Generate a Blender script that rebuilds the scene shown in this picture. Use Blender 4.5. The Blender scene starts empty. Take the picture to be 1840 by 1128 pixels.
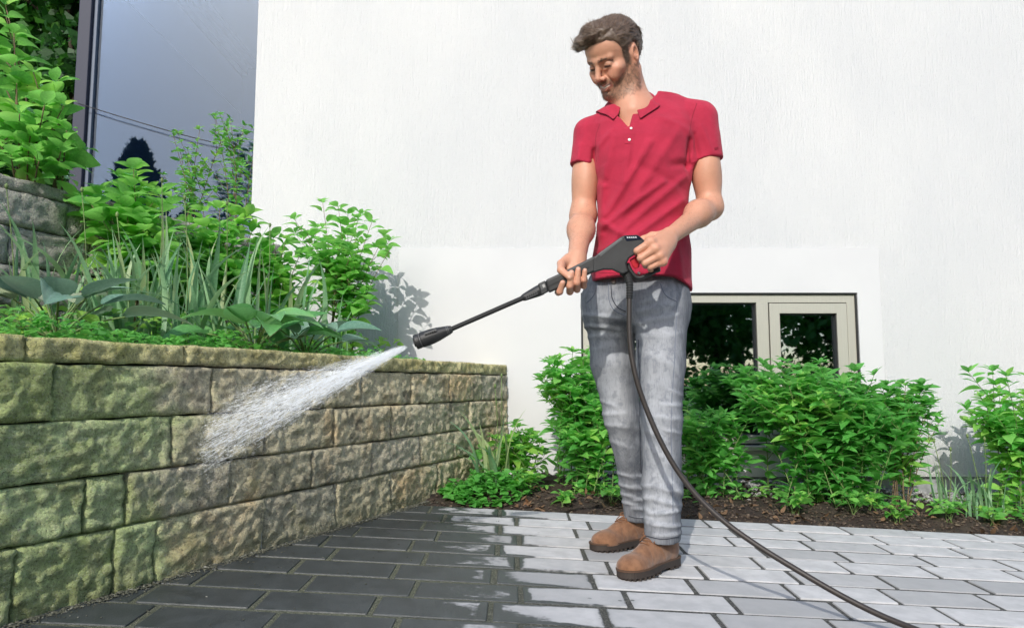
import bpy, bmesh, math, random
import numpy as np
from mathutils import Vector, Matrix, Quaternion
random.seed(7); RNG = np.random.default_rng(11)
scene = bpy.context.scene
COL = scene.collection

# ---------------------------------------------------------------- camera, sky, sun, exposure
FPX, CX, CY, CAMH, HORIZ = 1300.0, 920.0, 564.0, 0.52, 690.0
TH = math.atan((HORIZ - CY) / FPX)
cam_d = bpy.data.cameras.new('camera'); cam = bpy.data.objects.new('camera', cam_d); COL.objects.link(cam)
cam_d.sensor_width = 36.0; cam_d.lens = FPX / 1840.0 * 36.0; cam_d.clip_start = 0.05; cam_d.clip_end = 2000
cam.location = (0, 0, CAMH); cam.rotation_euler = (math.pi / 2 + TH, 0, 0)
scene.camera = cam
SUN = Vector((0.25, 0.88, -0.60)).normalized()          # the way the light travels
sd = bpy.data.lights.new('sun', 'SUN'); so = bpy.data.objects.new('sun', sd); COL.objects.link(so)
sd.energy = 2.0; sd.angle = math.radians(0.5); sd.color = (1.0, 0.955, 0.88)
so.rotation_euler = SUN.to_track_quat('-Z', 'Y').to_euler(); so.location = (-6, -3, 8)
world = bpy.data.worlds.new('World'); scene.world = world; world.use_nodes = True
wn = world.node_tree; sky = wn.nodes.new('ShaderNodeTexSky'); sky.sky_type = 'NISHITA'; sky.sun_disc = False
sky.sun_elevation = math.asin(-SUN.z); sky.sun_rotation = math.atan2(-SUN.x, -SUN.y)
sky.air_density = 1.0; sky.dust_density = 1.4; sky.ozone_density = 1.0
wn.links.new(sky.outputs[0], wn.nodes['Background'].inputs[0]); wn.nodes['Background'].inputs[1].default_value = 0.15
vs = scene.view_settings; vs.view_transform = 'Standard'; vs.look = 'None'; vs.gamma = 1; vs.exposure = 0.66
vs.use_curve_mapping = False
scene.cycles.use_denoising = True
scene.cycles.max_bounces = 10; scene.cycles.transparent_max_bounces = 24
scene.cycles.caustics_reflective = False; scene.cycles.caustics_refractive = False

# ---------------------------------------------------------------- measuring helpers
def ray(x, y):
    u = (x - CX) / FPX; v = (CY - y) / FPX
    return np.array([u, math.cos(TH) - v * math.sin(TH), math.sin(TH) + v * math.cos(TH)])
def P(x, y, Y):
    r = ray(x, y); return np.array([0, 0, CAMH]) + r * (Y / r[1])
def gz(X, Y): return -0.05 * X + 0.023 * (Y - 4.15)      # the patio falls gently to the right
def G(x, y, up=0.0):
    r = ray(x, y); t = (CAMH + 0.023 * 4.15 - up) / (-0.05 * r[0] + 0.023 * r[1] - r[2])
    return np.array([0, 0, CAMH]) + r * t

# ---------------------------------------------------------------- object helpers
def new_mesh(name, verts, faces, mat=None, smooth=False):
    me = bpy.data.meshes.new(name)
    if isinstance(verts, np.ndarray): verts = verts.tolist()
    if isinstance(faces, np.ndarray): faces = faces.tolist()
    me.from_pydata(verts, [], faces)
    if mat: me.materials.append(mat)
    if smooth: me.polygons.foreach_set('use_smooth', [True] * len(me.polygons))
    me.update(); return me
def link(name, me, parent=None, loc=None, rot=None):
    o = bpy.data.objects.new(name, me); COL.objects.link(o)
    if parent: o.parent = parent
    if loc is not None: o.location = loc
    if rot is not None: o.rotation_euler = rot
    return o
def tag(o, label=None, cat=None, group=None, kind=None):
    if label: o['label'] = label
    if cat: o['category'] = cat
    if group: o['group'] = group
    if kind: o['kind'] = kind
    return o
def empty(name, loc=(0, 0, 0)):
    o = bpy.data.objects.new(name, None); COL.objects.link(o); o.location = loc; o.empty_display_size = .1
    return o
class MB:
    """collects shapes into one mesh"""
    def __init__(s): s.v = []; s.f = []
    def add(s, v, f):
        n = len(s.v); s.v += [tuple(map(float, p)) for p in v]; s.f += [tuple(i + n for i in q) for q in f]; return s
    def box(s, lo, hi, M=None):
        (a, b, c), (d, e, g) = lo, hi
        v = [(a,b,c),(d,b,c),(d,e,c),(a,e,c),(a,b,g),(d,b,g),(d,e,g),(a,e,g)]
        if M is not None: v = [tuple(M @ Vector(p)) for p in v]
        return s.add(v, [(0,3,2,1),(4,5,6,7),(0,1,5,4),(1,2,6,5),(2,3,7,6),(3,0,4,7)])
    def tube(s, pts, rad, n=8, cap=True, squash=None):
        pts = [np.array(p, float) for p in pts]; m = len(pts)
        if np.isscalar(rad): rad = [rad] * m
        up = None; rings = []
        for i in range(m):
            t = pts[min(i + 1, m - 1)] - pts[max(i - 1, 0)]; t /= (np.linalg.norm(t) + 1e-9)
            if up is None:
                a = np.array([0, 0, 1.]) if abs(t[2]) < .9 else np.array([0, 1., 0]); up = a
            u = up - t * np.dot(up, t); u /= (np.linalg.norm(u) + 1e-9); up = u; w = np.cross(t, u)
            k = squash or 1.0
            rings.append([pts[i] + rad[i] * (u * math.sin(2*math.pi*j/n) * k + w * math.cos(2*math.pi*j/n)) for j in range(n)])
        v = [p for r in rings for p in r]; f = []
        for i in range(m - 1):
            for j in range(n):
                f.append((i*n+j, i*n+(j+1) % n, (i+1)*n+(j+1) % n, (i+1)*n+j))
        if cap: f.append(tuple(range(n - 1, -1, -1))); f.append(tuple((m-1)*n + j for j in range(n)))
        return s.add(v, f)
    def build(s, name, mat, parent=None, smooth=False, bevel=0, loc=None):
        me = new_mesh(name, s.v, s.f, mat, smooth)
        o = link(name, me, parent, loc)
        if bevel:
            m = o.modifiers.new('b', 'BEVEL'); m.width = bevel; m.segments = 2; m.limit_method = 'ANGLE'; m.angle_limit = .6
        return o
def catmull(pts, n=8):
    pts = [np.array(p, float) for p in pts]; q = [2*pts[0]-pts[1]] + pts + [2*pts[-1]-pts[-2]]; out = []
    for i in range(1, len(q) - 2):
        for k in range(n):
            t = k / n; a, b, c, d = q[i-1], q[i], q[i+1], q[i+2]
            out.append(.5*((2*b)+(c-a)*t+(2*a-5*b+4*c-d)*t*t+(3*b-a-3*c+d)*t**3))
    out.append(pts[-1]); return out

# value noise (numpy)
def _hash(ix, iy, iz, seed):
    h = (ix.astype(np.int64) * 374761393 + iy.astype(np.int64) * 668265263 + iz.astype(np.int64) * 2147483647 + seed * 974711) & 0xffffffff
    h = ((h ^ (h >> 13)) * 1274126177) & 0xffffffff
    h = h ^ (h >> 16)
    return (h & 0xffff) / 32767.5 - 1.0
def vnoise(x, y, z, seed=0):
    x, y, z = np.broadcast_arrays(np.asarray(x, float), np.asarray(y, float), np.asarray(z, float))
    ix, iy, iz = np.floor(x), np.floor(y), np.floor(z); fx, fy, fz = x-ix, y-iy, z-iz
    fx, fy, fz = [t*t*(3-2*t) for t in (fx, fy, fz)]; r = 0
    for dx in (0, 1):
        for dy in (0, 1):
            for dz in (0, 1):
                r = r + _hash(ix+dx, iy+dy, iz+dz, seed) * (fx if dx else 1-fx) * (fy if dy else 1-fy) * (fz if dz else 1-fz)
    return r
def fbm(x, y, z, oct=4, seed=0, gain=.5):
    r = 0; a = 1.0; f = 1.0
    for o in range(oct): r = r + a * vnoise(np.asarray(x)*f, np.asarray(y)*f, np.asarray(z)*f, seed + o*17); a *= gain; f *= 2.03
    return r

# ---------------------------------------------------------------- material helpers
class NT:
    def __init__(s, name):
        s.m = bpy.data.materials.new(name); s.m.use_nodes = True; s.t = s.m.node_tree
        s.bsdf = s.t.nodes['Principled BSDF']; s.out = s.t.nodes['Material Output']
    def n(s, typ, ins=None, **props):
        nd = s.t.nodes.new('ShaderNode' + typ)
        for k, v in props.items(): setattr(nd, k, v)
        for k, v in (ins or {}).items():
            sk = nd.inputs[k]
            if isinstance(v, bpy.types.NodeSocket): s.t.links.new(v, sk)
            else: sk.default_value = v
        return nd
    def set(s, **kw):
        for k, v in kw.items():
            sk = s.bsdf.inputs[k.replace('_', ' ')]
            if isinstance(v, bpy.types.NodeSocket): s.t.links.new(v, sk)
            else: sk.default_value = v
        return s
    def pos(s): return s.n('NewGeometry').outputs['Position']
    def obj(s): return s.n('TexCoord').outputs['Object']
    def rnd(s): return s.n('ObjectInfo').outputs['Random']
    def attr(s, name): return s.n('Attribute', attribute_name=name).outputs['Color']
    def map(s, vec, scale=(1, 1, 1), loc=(0, 0, 0), rot=(0, 0, 0)):
        return s.n('Mapping', {0: vec, 1: loc, 2: rot, 3: scale}).outputs[0]
    def noise(s, vec, scale=5., detail=4., rough=.55, dist=0., col=False):
        return s.n('TexNoise', {'Vector': vec, 'Scale': scale, 'Detail': detail, 'Roughness': rough, 'Distortion': dist}).outputs['Color' if col else 'Fac']
    def voro(s, vec, scale=5., feature='F1', out='Distance', rnd=1.):
        return s.n('TexVoronoi', {'Vector': vec, 'Scale': scale, 'Randomness': rnd}, feature=feature).outputs[out]
    def math(s, op, a, b=0., c=0., clamp=False):
        return s.n('Math', {0: a, 1: b, 2: c}, operation=op, use_clamp=clamp).outputs[0]
    def mr(s, v, a, b, c=0., d=1., smooth=True):
        return s.n('MapRange', {0: v, 1: a, 2: b, 3: c, 4: d}, interpolation_type='SMOOTHSTEP' if smooth else 'LINEAR').outputs[0]
    def ramp(s, v, stops):
        nd = s.n('ValToRGB', {0: v}); e = nd.color_ramp.elements
        while len(e) < len(stops): e.new(.5)
        for el, (p, c) in zip(e, stops): el.position = p; el.color = (*c, 1) if len(c) == 3 else c
        return nd.outputs[0]
    def mix(s, f, a, b, blend='MIX'):
        nd = s.n('Mix', data_type='RGBA', blend_type=blend)
        for k, v in ((0, f), (6, a), (7, b)):
            sk = nd.inputs[k]
            if isinstance(v, bpy.types.NodeSocket): s.t.links.new(v, sk)
            else: sk.default_value = v if k == 0 else ((*v, 1) if len(v) == 3 else v)
        return nd.outputs[2]
    def sep(s, vec): return s.n('SeparateXYZ', {0: vec}).outputs
    def bump(s, h, strength=.5, dist=.01):
        nd = s.n('Bump', {'Strength': strength, 'Distance': dist, 'Height': h}); s.t.links.new(nd.outputs[0], s.bsdf.inputs['Normal']); return nd.outputs[0]
def simple(name, col, rough=.6, metal=0., bump=0., bscale=200., var=.0, spec=.5):
    t = NT(name)
    t.set(Roughness=rough, Metallic=metal); t.bsdf.inputs['Specular IOR Level'].default_value = spec
    if var:
        nz = t.noise(t.obj(), 25., 5.)
        t.set(Base_Color=t.mix(t.mr(nz, .3, .7), tuple(c*(1-var) for c in col), tuple(min(1, c*(1+var)) for c in col)))
    else: t.set(Base_Color=(*col, 1))
    if bump: t.bump(t.noise(t.obj(), bscale, 3.), bump, .002)
    return t.m
# ================================================================ the setting
YW = 4.15                                             # front of the house wall
# --- materials
t = NT('plaster_rough'); p = t.pos()
n1 = t.noise(t.map(p, (1, 1, .14)), 190., 5., .62); n2 = t.noise(t.map(p, (1, 1, .6)), 210., 4., .65); n4 = t.noise(t.map(p, (1, 1, .045)), 85., 4., .6)
hgt = t.math('ADD', t.math('MULTIPLY', n1, .8), t.math('ADD', t.math('MULTIPLY', n2, .75), t.math('MULTIPLY', n4, .7)))
n3 = t.noise(t.map(p, (1, 1, .5)), 1.3, 4.)
px_, py_, pz_ = t.sep(p)
dirt = t.mr(t.math('ADD', pz_, t.math('MULTIPLY', t.noise(t.map(p, (1, 1, .12)), 26., 4.), -.34)), .16, -.16)
c0 = t.mix(t.mr(n3, .3, .7), (.61, .62, .632), (.665, .67, .672))
t.set(Base_Color=t.mix(t.math('MULTIPLY', dirt, .6), c0, (.42, .42, .40)), Roughness=.9); t.bump(hgt, .72, .008)
M_PLASTER = t.m
t = NT('plaster_smooth'); p = t.pos(); n = t.noise(p, 2.2, 4.); fine = t.noise(p, 260., 3.)
t.set(Base_Color=t.mix(t.mr(n, .3, .7), (.595, .60, .612), (.625, .63, .638)), Roughness=.85); t.bump(fine, .12, .002); M_PANEL = t.m
M_PLINTH = simple('plinth_concrete', (.30, .31, .32), .9, 0, .4, 90., .2)
# pavers
t = NT('paver_concrete'); p = t.pos(); ox, oy, oz = t.sep(t.obj()); X_, Y_, Z_ = t.sep(p); r = t.rnd()
big = t.noise(t.map(p, (1, 1.4, 1)), 3.6, 5., .6); mid = t.noise(p, 16., 4., .62); fine = t.noise(p, 240., 3., .6)
ex = t.math('SUBTRACT', t.math('ABSOLUTE', ox), .112); ey = t.math('SUBTRACT', t.math('ABSOLUTE', oy), .046)
edge = t.math('MAXIMUM', t.math('MAXIMUM', ex, ey), 0.)
wv = t.math('ADD', t.math('MULTIPLY', X_, -3.1), t.math('MULTIPLY', t.math('SUBTRACT', big, .5), 1.9))
wv = t.math('ADD', wv, t.math('MULTIPLY', t.math('SUBTRACT', mid, .5), 1.15))
wv = t.math('ADD', wv, t.math('MULTIPLY', t.math('SUBTRACT', r, .5), .35))
nearw = t.mr(X_, 1.25, .0)
wv = t.math('ADD', wv, t.math('MULTIPLY', edge, t.math('MULTIPLY', nearw, 34.)))
wv = t.math('ADD', wv, t.math('MULTIPLY', t.math('SUBTRACT', 2.3, Y_), .45))
damp = t.mr(wv, -.35, .45); wet = t.mr(wv, .06, .36)
spots = t.mr(t.voro(t.map(p, (1, 1, 1)), 17.), .13, .08)
spots = t.math('MULTIPLY', spots, t.mr(t.noise(p, 2.7), .56, .66))
wet = t.math('MAXIMUM', wet, t.math('MULTIPLY', spots, .75))
dry = t.mix(t.mr(mid, .3, .7), (.44, .445, .45), (.56, .56, .565)); dry = t.mix(t.math('MULTIPLY', t.math('POWER', r, 2.2), .9), dry, (.30, .305, .31))
dry = t.mix(t.math('MULTIPLY', t.mr(t.noise(p, 4.5, 6., .7), .62, .76), .5), dry, (.25, .23, .20))
wc = t.mix(t.mr(mid, .3, .7), (.032, .039, .042), (.058, .067, .071)); wc = t.mix(t.math('MULTIPLY', r, .4), wc, (.045, .053, .056))
sp2 = t.math('MULTIPLY', t.mr(t.voro(p, 60.), .07, .04), t.mr(t.noise(p, 9.), .5, .6))
wc = t.mix(t.math('MULTIPLY', sp2, .55), wc, (.30, .31, .29))
dry = t.mix(t.math('MULTIPLY', damp, .45), dry, (.22, .225, .23)); t.set(Base_Color=t.mix(wet, dry, wc), Roughness=t.mix(wet, (.86,)*3, t.mix(mid, (.34,)*3, (.52,)*3)))
t.bump(t.math('ADD', fine, t.math('MULTIPLY', mid, .5)), .32, .003); M_PAVER = t.m
t = NT('joint_grit'); p = t.pos(); v = t.voro(p, 330., out='Color'); sv = t.sep(v)[0]; X_ = t.sep(p)[0]
t.set(Base_Color=t.mix(t.mr(t.math('ADD', X_, t.math('MULTIPLY', t.noise(p, 5.), .4)), -.1, .6), t.ramp(sv, [(0, (.05, .06, .04)), (.6, (.11, .12, .075)), (1, (.2, .2, .15))]), t.ramp(sv, [(0, (.03, .03, .03)), (.7, (.075, .075, .07)), (1, (.2, .2, .18))])), Roughness=.9)
t.bump(t.voro(p, 330.), .8, .004); M_GRIT = t.m
t = NT('soil'); p = t.pos(); n = t.noise(p, 26., 8., .7); n2 = t.noise(p, 5., 4.)
t.set(Base_Color=t.mix(t.mr(n2, .35, .7), t.ramp(n, [(.3, (.018, .012, .009)), (.55, (.05, .033, .024)), (.8, (.11, .078, .055))]), t.ramp(n, [(.3, (.03, .022, .016)), (.7, (.12, .09, .065))])), Roughness=.95)
t.bump(t.noise(p, 90., 8., .75), 1., .02); M_SOIL = t.m
t = NT('lawn'); p = t.pos(); n = t.noise(p, 40., 6., .7)
t.set(Base_Color=t.ramp(n, [(.3, (.02, .06, .015)), (.7, (.07, .15, .035))]), Roughness=.9); t.bump(n, .6, .03); M_LAWN = t.m

# --- ground sheet to the horizon
gs = [-400, -60, -20, -8, -4, -2, 0, 2, 4, 8, 20, 60, 400]
gv = [(x, y, min(gz(max(-3, min(6, x)), max(-3, min(4.2, y))), .1) - .115) for y in gs for x in gs]; gn = len(gs)
gf = [(j*gn+i, j*gn+i+1, (j+1)*gn+i+1, (j+1)*gn+i) for j in range(gn-1) for i in range(gn-1)]
tag(link('ground', new_mesh('ground', gv, gf, M_LAWN)), kind='structure')

# --- patio
WA = np.array([-1.11, 1.626]); WB = np.array([-.021, YW])                    # foot of the stone wall
WD = (WB - WA) / np.linalg.norm(WB - WA); WN = np.array([WD[1], -WD[0]])    # along it, and out of its face
def wall_x(Y): return WA[0] + (Y - WA[1]) * WD[0] / WD[1]
YSOIL = 3.21
bed = MB(); xs = [-3.2, 4.6]; ys = [-1.2, YSOIL + .01]
bed.add([(x, y, gz(x, y) - .0042) for y in ys for x in xs] + [(x, y, gz(x, y) - .1) for y in ys for x in xs], [(0,1,3,2),(4,6,7,5),(0,4,5,1),(2,3,7,6),(0,2,6,4),(1,5,7,3)])
paving = tag(bed.build('paving', M_GRIT), kind='structure')
PITCH, TL = .1548, .2915; variants = []
for k in range(6):
    bm = bmesh.new(); bmesh.ops.create_cube(bm, size=1)
    for v in bm.verts:
        v.co.x *= TL - .0150 + random.uniform(-.003, .003); v.co.y *= PITCH - .0180; v.co.z = v.co.z * .05 - .025
        v.co.x += random.uniform(-.0022, .0022); v.co.y += random.uniform(-.0018, .0018)
    bmesh.ops.bevel(bm, geom=[e for e in bm.edges], offset=.0038, segments=2, affect='EDGES', profile=.6)
    me = bpy.data.meshes.new('paver'); bm.to_mesh(me); bm.free(); me.materials.append(M_PAVER); variants.append(me)
tilt = Matrix(((1, 0, 0), (0, 1, 0), (-.05, .023, 1))).to_4x4()
row = 0; y = YSOIL - PITCH / 2; npv = 0
while y > .75:
    off = .022 if row % 2 else -.052
    off += random.uniform(-.006, .006)
    x = off + TL / 2 - TL * 8
    lo = wall_x(y); hi = .86 * y + .75 if y > 1.5 else 2.3
    lo = max(lo - .12, -.86 * y - .35)
    while x < hi:
        if x > lo:
            o = link('paver', random.choice(variants), paving)
            o.location = (x + random.uniform(-.0015, .0015), y, gz(x, y) + random.uniform(-.0018, .0012))
            o.rotation_euler = (math.atan(.023) + random.gauss(0, .0035), math.atan(.05) + random.gauss(0, .003), random.gauss(0, .0035)); npv += 1
        x += TL
    y -= PITCH; row += 1

# --- soil bed in front of the house
nx, ny = 150, 36; sx = np.linspace(-.45, 4.6, nx); sy = np.linspace(YSOIL + .006, YW + .02, ny); SX, SY = np.meshgrid(sx, sy)
def soil_z(X, Y):
    X = np.asarray(X, float); Y = np.asarray(Y, float); e = np.clip((Y - YSOIL) / .15, 0, 1)
    return gz(X, Y) - .02 + e * .035 + e * (.022 * fbm(X*5, Y*5, 0, 3, 5) + .012 * fbm(X*22, Y*22, 3, 3, 9)) + .02*np.clip((Y-3.8)/.3, 0, 1)
SZ = soil_z(SX, SY)
sv = np.stack([SX.ravel(), SY.ravel(), SZ.ravel()], 1); sf = [(j*nx+i, j*nx+i+1, (j+1)*nx+i+1, (j+1)*nx+i) for j in range(ny-1) for i in range(nx-1)]
tag(link('soil_bed', new_mesh('soil_bed', sv, sf, M_SOIL, True)), kind='structure')
# clods, chips and gravel
def pebble_stuff(name, pts, sizes, mat, label=None, cat=None, flat=.6):
    V = []; F = []
    base = np.array([(1,0,0),(-1,0,0),(0,1,0),(0,-1,0),(0,0,1),(0,0,-1),(.6,.6,.5),(-.6,.6,.45),(.6,-.6,.5),(-.6,-.6,.5)])
    fc = [(0,6,8),(6,0,2),(6,2,4),(7,4,2),(7,2,1),(7,1,9),(9,1,3),(9,3,8),(8,3,0),(4,6,7),(4,8,6),(4,9,8),(4,7,9),(8,0,6)]
    fc = [(0,2,6),(2,4,6),(2,1,7),(2,7,4),(1,3,9),(1,9,7),(3,0,8),(3,8,9),(0,6,8),(6,4,8),(4,9,8),(4,7,9),(0,5,2),(2,5,1),(1,5,3),(3,5,0)]
    for (x, y, z), s in zip(pts, sizes):
        a = random.uniform(0, 6.28); ca, sa = math.cos(a), math.sin(a)
        b = base * (1 + RNG.uniform(-.3, .3, base.shape)) * np.array([1, random.uniform(.55, 1), flat]) * s
        n = len(V); V += [(x + ca*q[0] - sa*q[1], y + sa*q[0] + ca*q[1], z + q[2]) for q in b]; F += [(i+n, j+n, k+n) for i, j, k in fc]
    o = link(name, new_mesh(name, V, F, mat)); tag(o, label, cat, kind='stuff'); return o
def speck(name, stops, rough=.9, scale=9.):
    t = NT(name); t.set(Base_Color=t.ramp(t.noise(t.pos(), scale*8, 2., .5), stops), Roughness=rough); t.bump(t.noise(t.pos(), 160., 4.), .5, .003); return t.m
M_CLOD = speck('soil_clod', [(.3, (.022, .015, .011)), (.55, (.085, .06, .042)), (.72, (.2, .155, .11))])
M_GRAVEL = speck('gravel', [(.3, (.12, .12, .12)), (.5, (.3, .3, .3)), (.7, (.52, .51, .49))], .85, 14)
pts = []; sz = []
for i in range(5200):
    X = random.uniform(-.4, 3.4); Y = YSOIL + .012 + abs(random.gauss(0, .28)); 
    if Y > YW - .05 or X < wall_x(Y) + .02: continue
    s = random.choice([.004, .005, .006, .008, .011]) * random.uniform(.7, 1.3)
    pts.append((X, Y, float(soil_z(X, Y)) + s*.3)); sz.append(s)
pebble_stuff('soil_clods', pts, sz, M_CLOD, 'crumbly dark soil clods and bark chips in the flower bed', 'soil')
pts = []; sz = []
for i in range(1500):
    X = random.uniform(.3, 3.4); Y = YW - .02 - abs(random.gauss(0, .13))
    s = random.uniform(.008, .019); pts.append((X, Y, float(soil_z(X, Y)) + s*.4)); sz.append(s)
pebble_stuff('gravel_strip', pts, sz, M_GRAVEL, 'strip of grey gravel along the foot of the white wall', 'gravel', .75)
# grit washed against the foot of the stone wall
M_DEBRIS = speck('wall_foot_grit', [(.3, (.035, .04, .03)), (.55, (.10, .10, .07)), (.75, (.3, .3, .26))], .8, 10)
pts = []; sz = []
for i in range(2600):
    s_ = random.uniform(-.3, 2.0); d = abs(random.gauss(0, .022)) + .004
    if random.random() < .06: d = random.uniform(.03, .5)
    q = WA + WD * s_ + WN * d; s = random.uniform(.0016, .0042) * (1.3 if d < .03 else .8)
    pts.append((q[0], q[1], gz(*q) + s*.2)); sz.append(s)
pebble_stuff('wall_foot_grit', pts, sz, M_DEBRIS, 'fine washed grit scattered along the foot of the stone wall', 'grit')

# ================================================================ stone walls
def stone_mat(name, mossy):
    t = NT(name); p = t.pos(); r = t.rnd(); X_, Y_, Z_ = t.sep(p)
    n = t.noise(p, 9., 7., .68); n2 = t.noise(t.map(p, (1, 1, 2.2)), 30., 6., .7); fine = t.noise(p, 210., 4., .65); vp = t.voro(p, 120.)
    big = t.noise(p, 3.1, 4., .6)
    if mossy:
        c = t.mix(t.mr(n, .3, .7), (.24, .21, .15), (.54, .485, .355)); c = t.mix(t.mr(n2, .35, .66), c, (.42, .385, .28))
        c = t.mix(t.math('MULTIPLY', t.mr(big, .5, .66), .55), c, (.44, .29, .14))
        c = t.mix(t.math('MULTIPLY', t.mr(t.noise(p, 14., 6., .7), .55, .7), .75), c, (.11, .098, .075))
        c = t.mix(t.math('MULTIPLY', t.mr(r, .45, 1.), .5), c, (.27, .26, .245))
        c = t.mix(t.math('MULTIPLY', t.mr(t.noise(p, 11., 6., .72), .54, .68), .45), c, (.26, .245, .10))
        gr_ = t.math('MULTIPLY', t.mr(t.noise(t.map(p, (1, 1, 1.6)), 4.2, 6., .66), .50, .66), t.mr(Z_, .18, .40)); c = t.mix(t.math('MULTIPLY', gr_, .85), c, (.10, .085, .065))
        # algae on the stretch not yet washed
        along = t.math('ADD', t.math('MULTIPLY', X_, float(WD[0])), t.math('MULTIPLY', Y_, float(WD[1])))
        s0 = float(WA @ WD)
        rel = t.math('SUBTRACT', along, s0)
        ms = t.math('ADD', rel, t.math('MULTIPLY', t.math('SUBTRACT', t.noise(t.map(p, (1, 1, 1.3)), 5., 5., .6), .5), .75))
        ms = t.math('ADD', ms, t.math('MULTIPLY', t.math('SUBTRACT', r, .5), .14))
        mask = t.mr(ms, .54, .26)
        g = t.mix(t.mr(t.noise(p, 7., 6., .65), .35, .68), (.22, .28, .11), (.42, .52, .27)); g = t.mix(t.mr(n2, .4, .7), g, (.37, .42, .24))
        g = t.mix(t.math('MULTIPLY', t.mr(t.noise(p, 6.5, 7., .68), .50, .66), .6), g, (.17, .195, .075))
        g = t.mix(t.math('MULTIPLY', t.mr(r, .55, .9), .55), g, (.22, .27, .075))
        c = t.mix(t.math('MULTIPLY', mask, .93), c, g)
        low = t.mr(t.math('ADD', Z_, t.math('MULTIPLY', t.noise(p, 6.), .16)), .17, .07)
        c = t.mix(t.math('MULTIPLY', low, .45), c, (.13, .13, .06))
        # yellow-green top edge
        cap = t.mr(t.math('ADD', Z_, t.math('MULTIPLY', t.noise(p, 11., 5.), .03)), .582, .602)
        c = t.mix(t.math('MULTIPLY', cap, .72), c, t.mix(t.mr(n, .38, .62), (.24, .22, .065), (.52, .475, .24)))
    else:
        c = t.mix(t.mr(n, .3, .7), (.40, .385, .35), (.70, .675, .62)); c = t.mix(t.mr(n2, .4, .7), c, (.52, .50, .46))
        c = t.mix(t.math('MULTIPLY', r, .5), c, (.36, .35, .325))
    sp = t.noise(p, 78., 7., .78); sp2 = t.noise(p, 34., 6., .75)
    c = t.mix(1., c, (1.92, 1.92, 1.80), 'MULTIPLY') if mossy else c
    c = t.mix(.85, c, t.ramp(sp, [(.30, (.34, .33, .31)), (.47, (.86, .86, .85)), (.58, (1.05, 1.04, 1.0)), (.72, (1.5, 1.48, 1.4))]), 'MULTIPLY')
    c = t.mix(.6, c, t.ramp(sp2, [(.32, (.40, .38, .33)), (.5, (1., 1., 1.)), (.7, (1.3, 1.28, 1.2))]), 'MULTIPLY')
    c = t.mix(t.math('MULTIPLY', t.mr(fine, .57, .70), .65), c, (.80, .77, .65)); c = t.mix(t.math('MULTIPLY', t.mr(fine, .43, .32), .75), c, (.055, .05, .038))
    t.set(Base_Color=c, Roughness=t.mr(n, .3, .7, .62, .9)); t.bump(t.math('ADD', t.math('MULTIPLY', n2, 1.0), t.math('ADD', t.math('MULTIPLY', fine, .5), t.math('ADD', t.math('MULTIPLY', vp, -.2), t.math('MULTIPLY', sp, 1.1)))), .95, .012)
    return t.m
M_STONE = stone_mat('retaining_stone', True); M_STONE2 = stone_mat('upper_stone', False)
M_MORTAR = simple('lime_mortar', (.50, .475, .40), .9, 0, .8, 120., .3)
M_DARK = simple('dark_joint_earth', (.035, .035, .025), .95)  # dark earth core behind the stones, showing in the joints
def stone_block(name, A, D, N, s0, s1, z0, z1, mat, parent, seed, rough=.011, depth=.13, edge=.007, top=False, res=.011):
    ns = max(4, int((s1 - s0) / res)); nz = max(3, int((z1 - z0) / res))
    S, Z = np.meshgrid(np.linspace(s0, s1, ns + 1), np.linspace(z0, z1, nz + 1))
    wob = .0022
    de = np.minimum(np.minimum(S - s0, s1 - S), np.minimum(Z - z0, z1 - Z)) / .011
    d = rough * (.42*fbm(S*9, Z*13, seed*3.1, 5, seed, .58) + .8*fbm(S*34, Z*46, seed, 4, seed+5, .66)) + np.random.default_rng(seed).uniform(-.003, .006)
    d = d - edge * np.clip(1 - de, 0, 1) ** 2 + .001
    Sw = S + wob * fbm(S*14, Z*14, seed, 2, 3) * (np.clip(1-de, 0, 1)); Zw = Z + wob * fbm(S*16, Z*16, seed+9, 2, 4) * (np.clip(1-de, 0, 1))
    V = [ (A[0]+D[0]*s+N[0]*q, A[1]+D[1]*s+N[1]*q, z) for s, z, q in zip(Sw.ravel(), Zw.ravel(), d.ravel())]
    w = ns + 1; F = [(j*w+i, j*w+i+1, (j+1)*w+i+1, (j+1)*w+i) for j in range(nz) for i in range(ns)]
    n = len(V); rim = [i for i in range(w)] + [j*w+ns for j in range(1, nz+1)] + [nz*w+i for i in range(ns-1, -1, -1)] + [j*w for j in range(nz-1, 0, -1)]
    sz = np.column_stack([Sw.ravel(), Zw.ravel()])
    for r_ in rim:
        s, z = sz[r_]; V.append((A[0]+D[0]*s-N[0]*depth, A[1]+D[1]*s-N[1]*depth, z))
    m = len(rim)
    F += [(rim[k], n+k, n+(k+1) % m, rim[(k+1) % m]) for k in range(m)]
    F.append(tuple(n + k for k in range(m - 1, -1, -1)))
    o = link(name, new_mesh(name, V, F, mat, True), parent)
    return o
def s_of_px(x):   # where a picture column meets the wall face
    u = (x - CX) / FPX; r = ray(x, 690); k = r[0] / r[1]
    Y = (WA[0] - WA[1]*WD[0]/WD[1]) / (k - WD[0]/WD[1]); return ((Y - WA[1]) / WD[1])
S_END = s_of_px(925) if s_of_px(925) < (YW - WA[1]) / WD[1] - .004 else (YW - WA[1]) / WD[1] - .004
wall = empty('retaining_wall', (0, 0, 0)); tag(wall, 'low natural stone retaining wall being washed, green with algae at its left end', 'stone wall')
ZL = [-.05, .158, .292, .433, .570, .632]
courses = [[-60, 49, 222, 291, 481, 608, 705, 786, 862], [-60, 165, 237, 418, 563, 669, 755, 816, 880], [-60, 313, 479, 601, 702, 779, 844, 893], [-60, 97, 382, 536, 649, 740, 807, 866, 912], [-60, 45, 330, 640, 790]]
backing = MB(); joints = []
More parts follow.
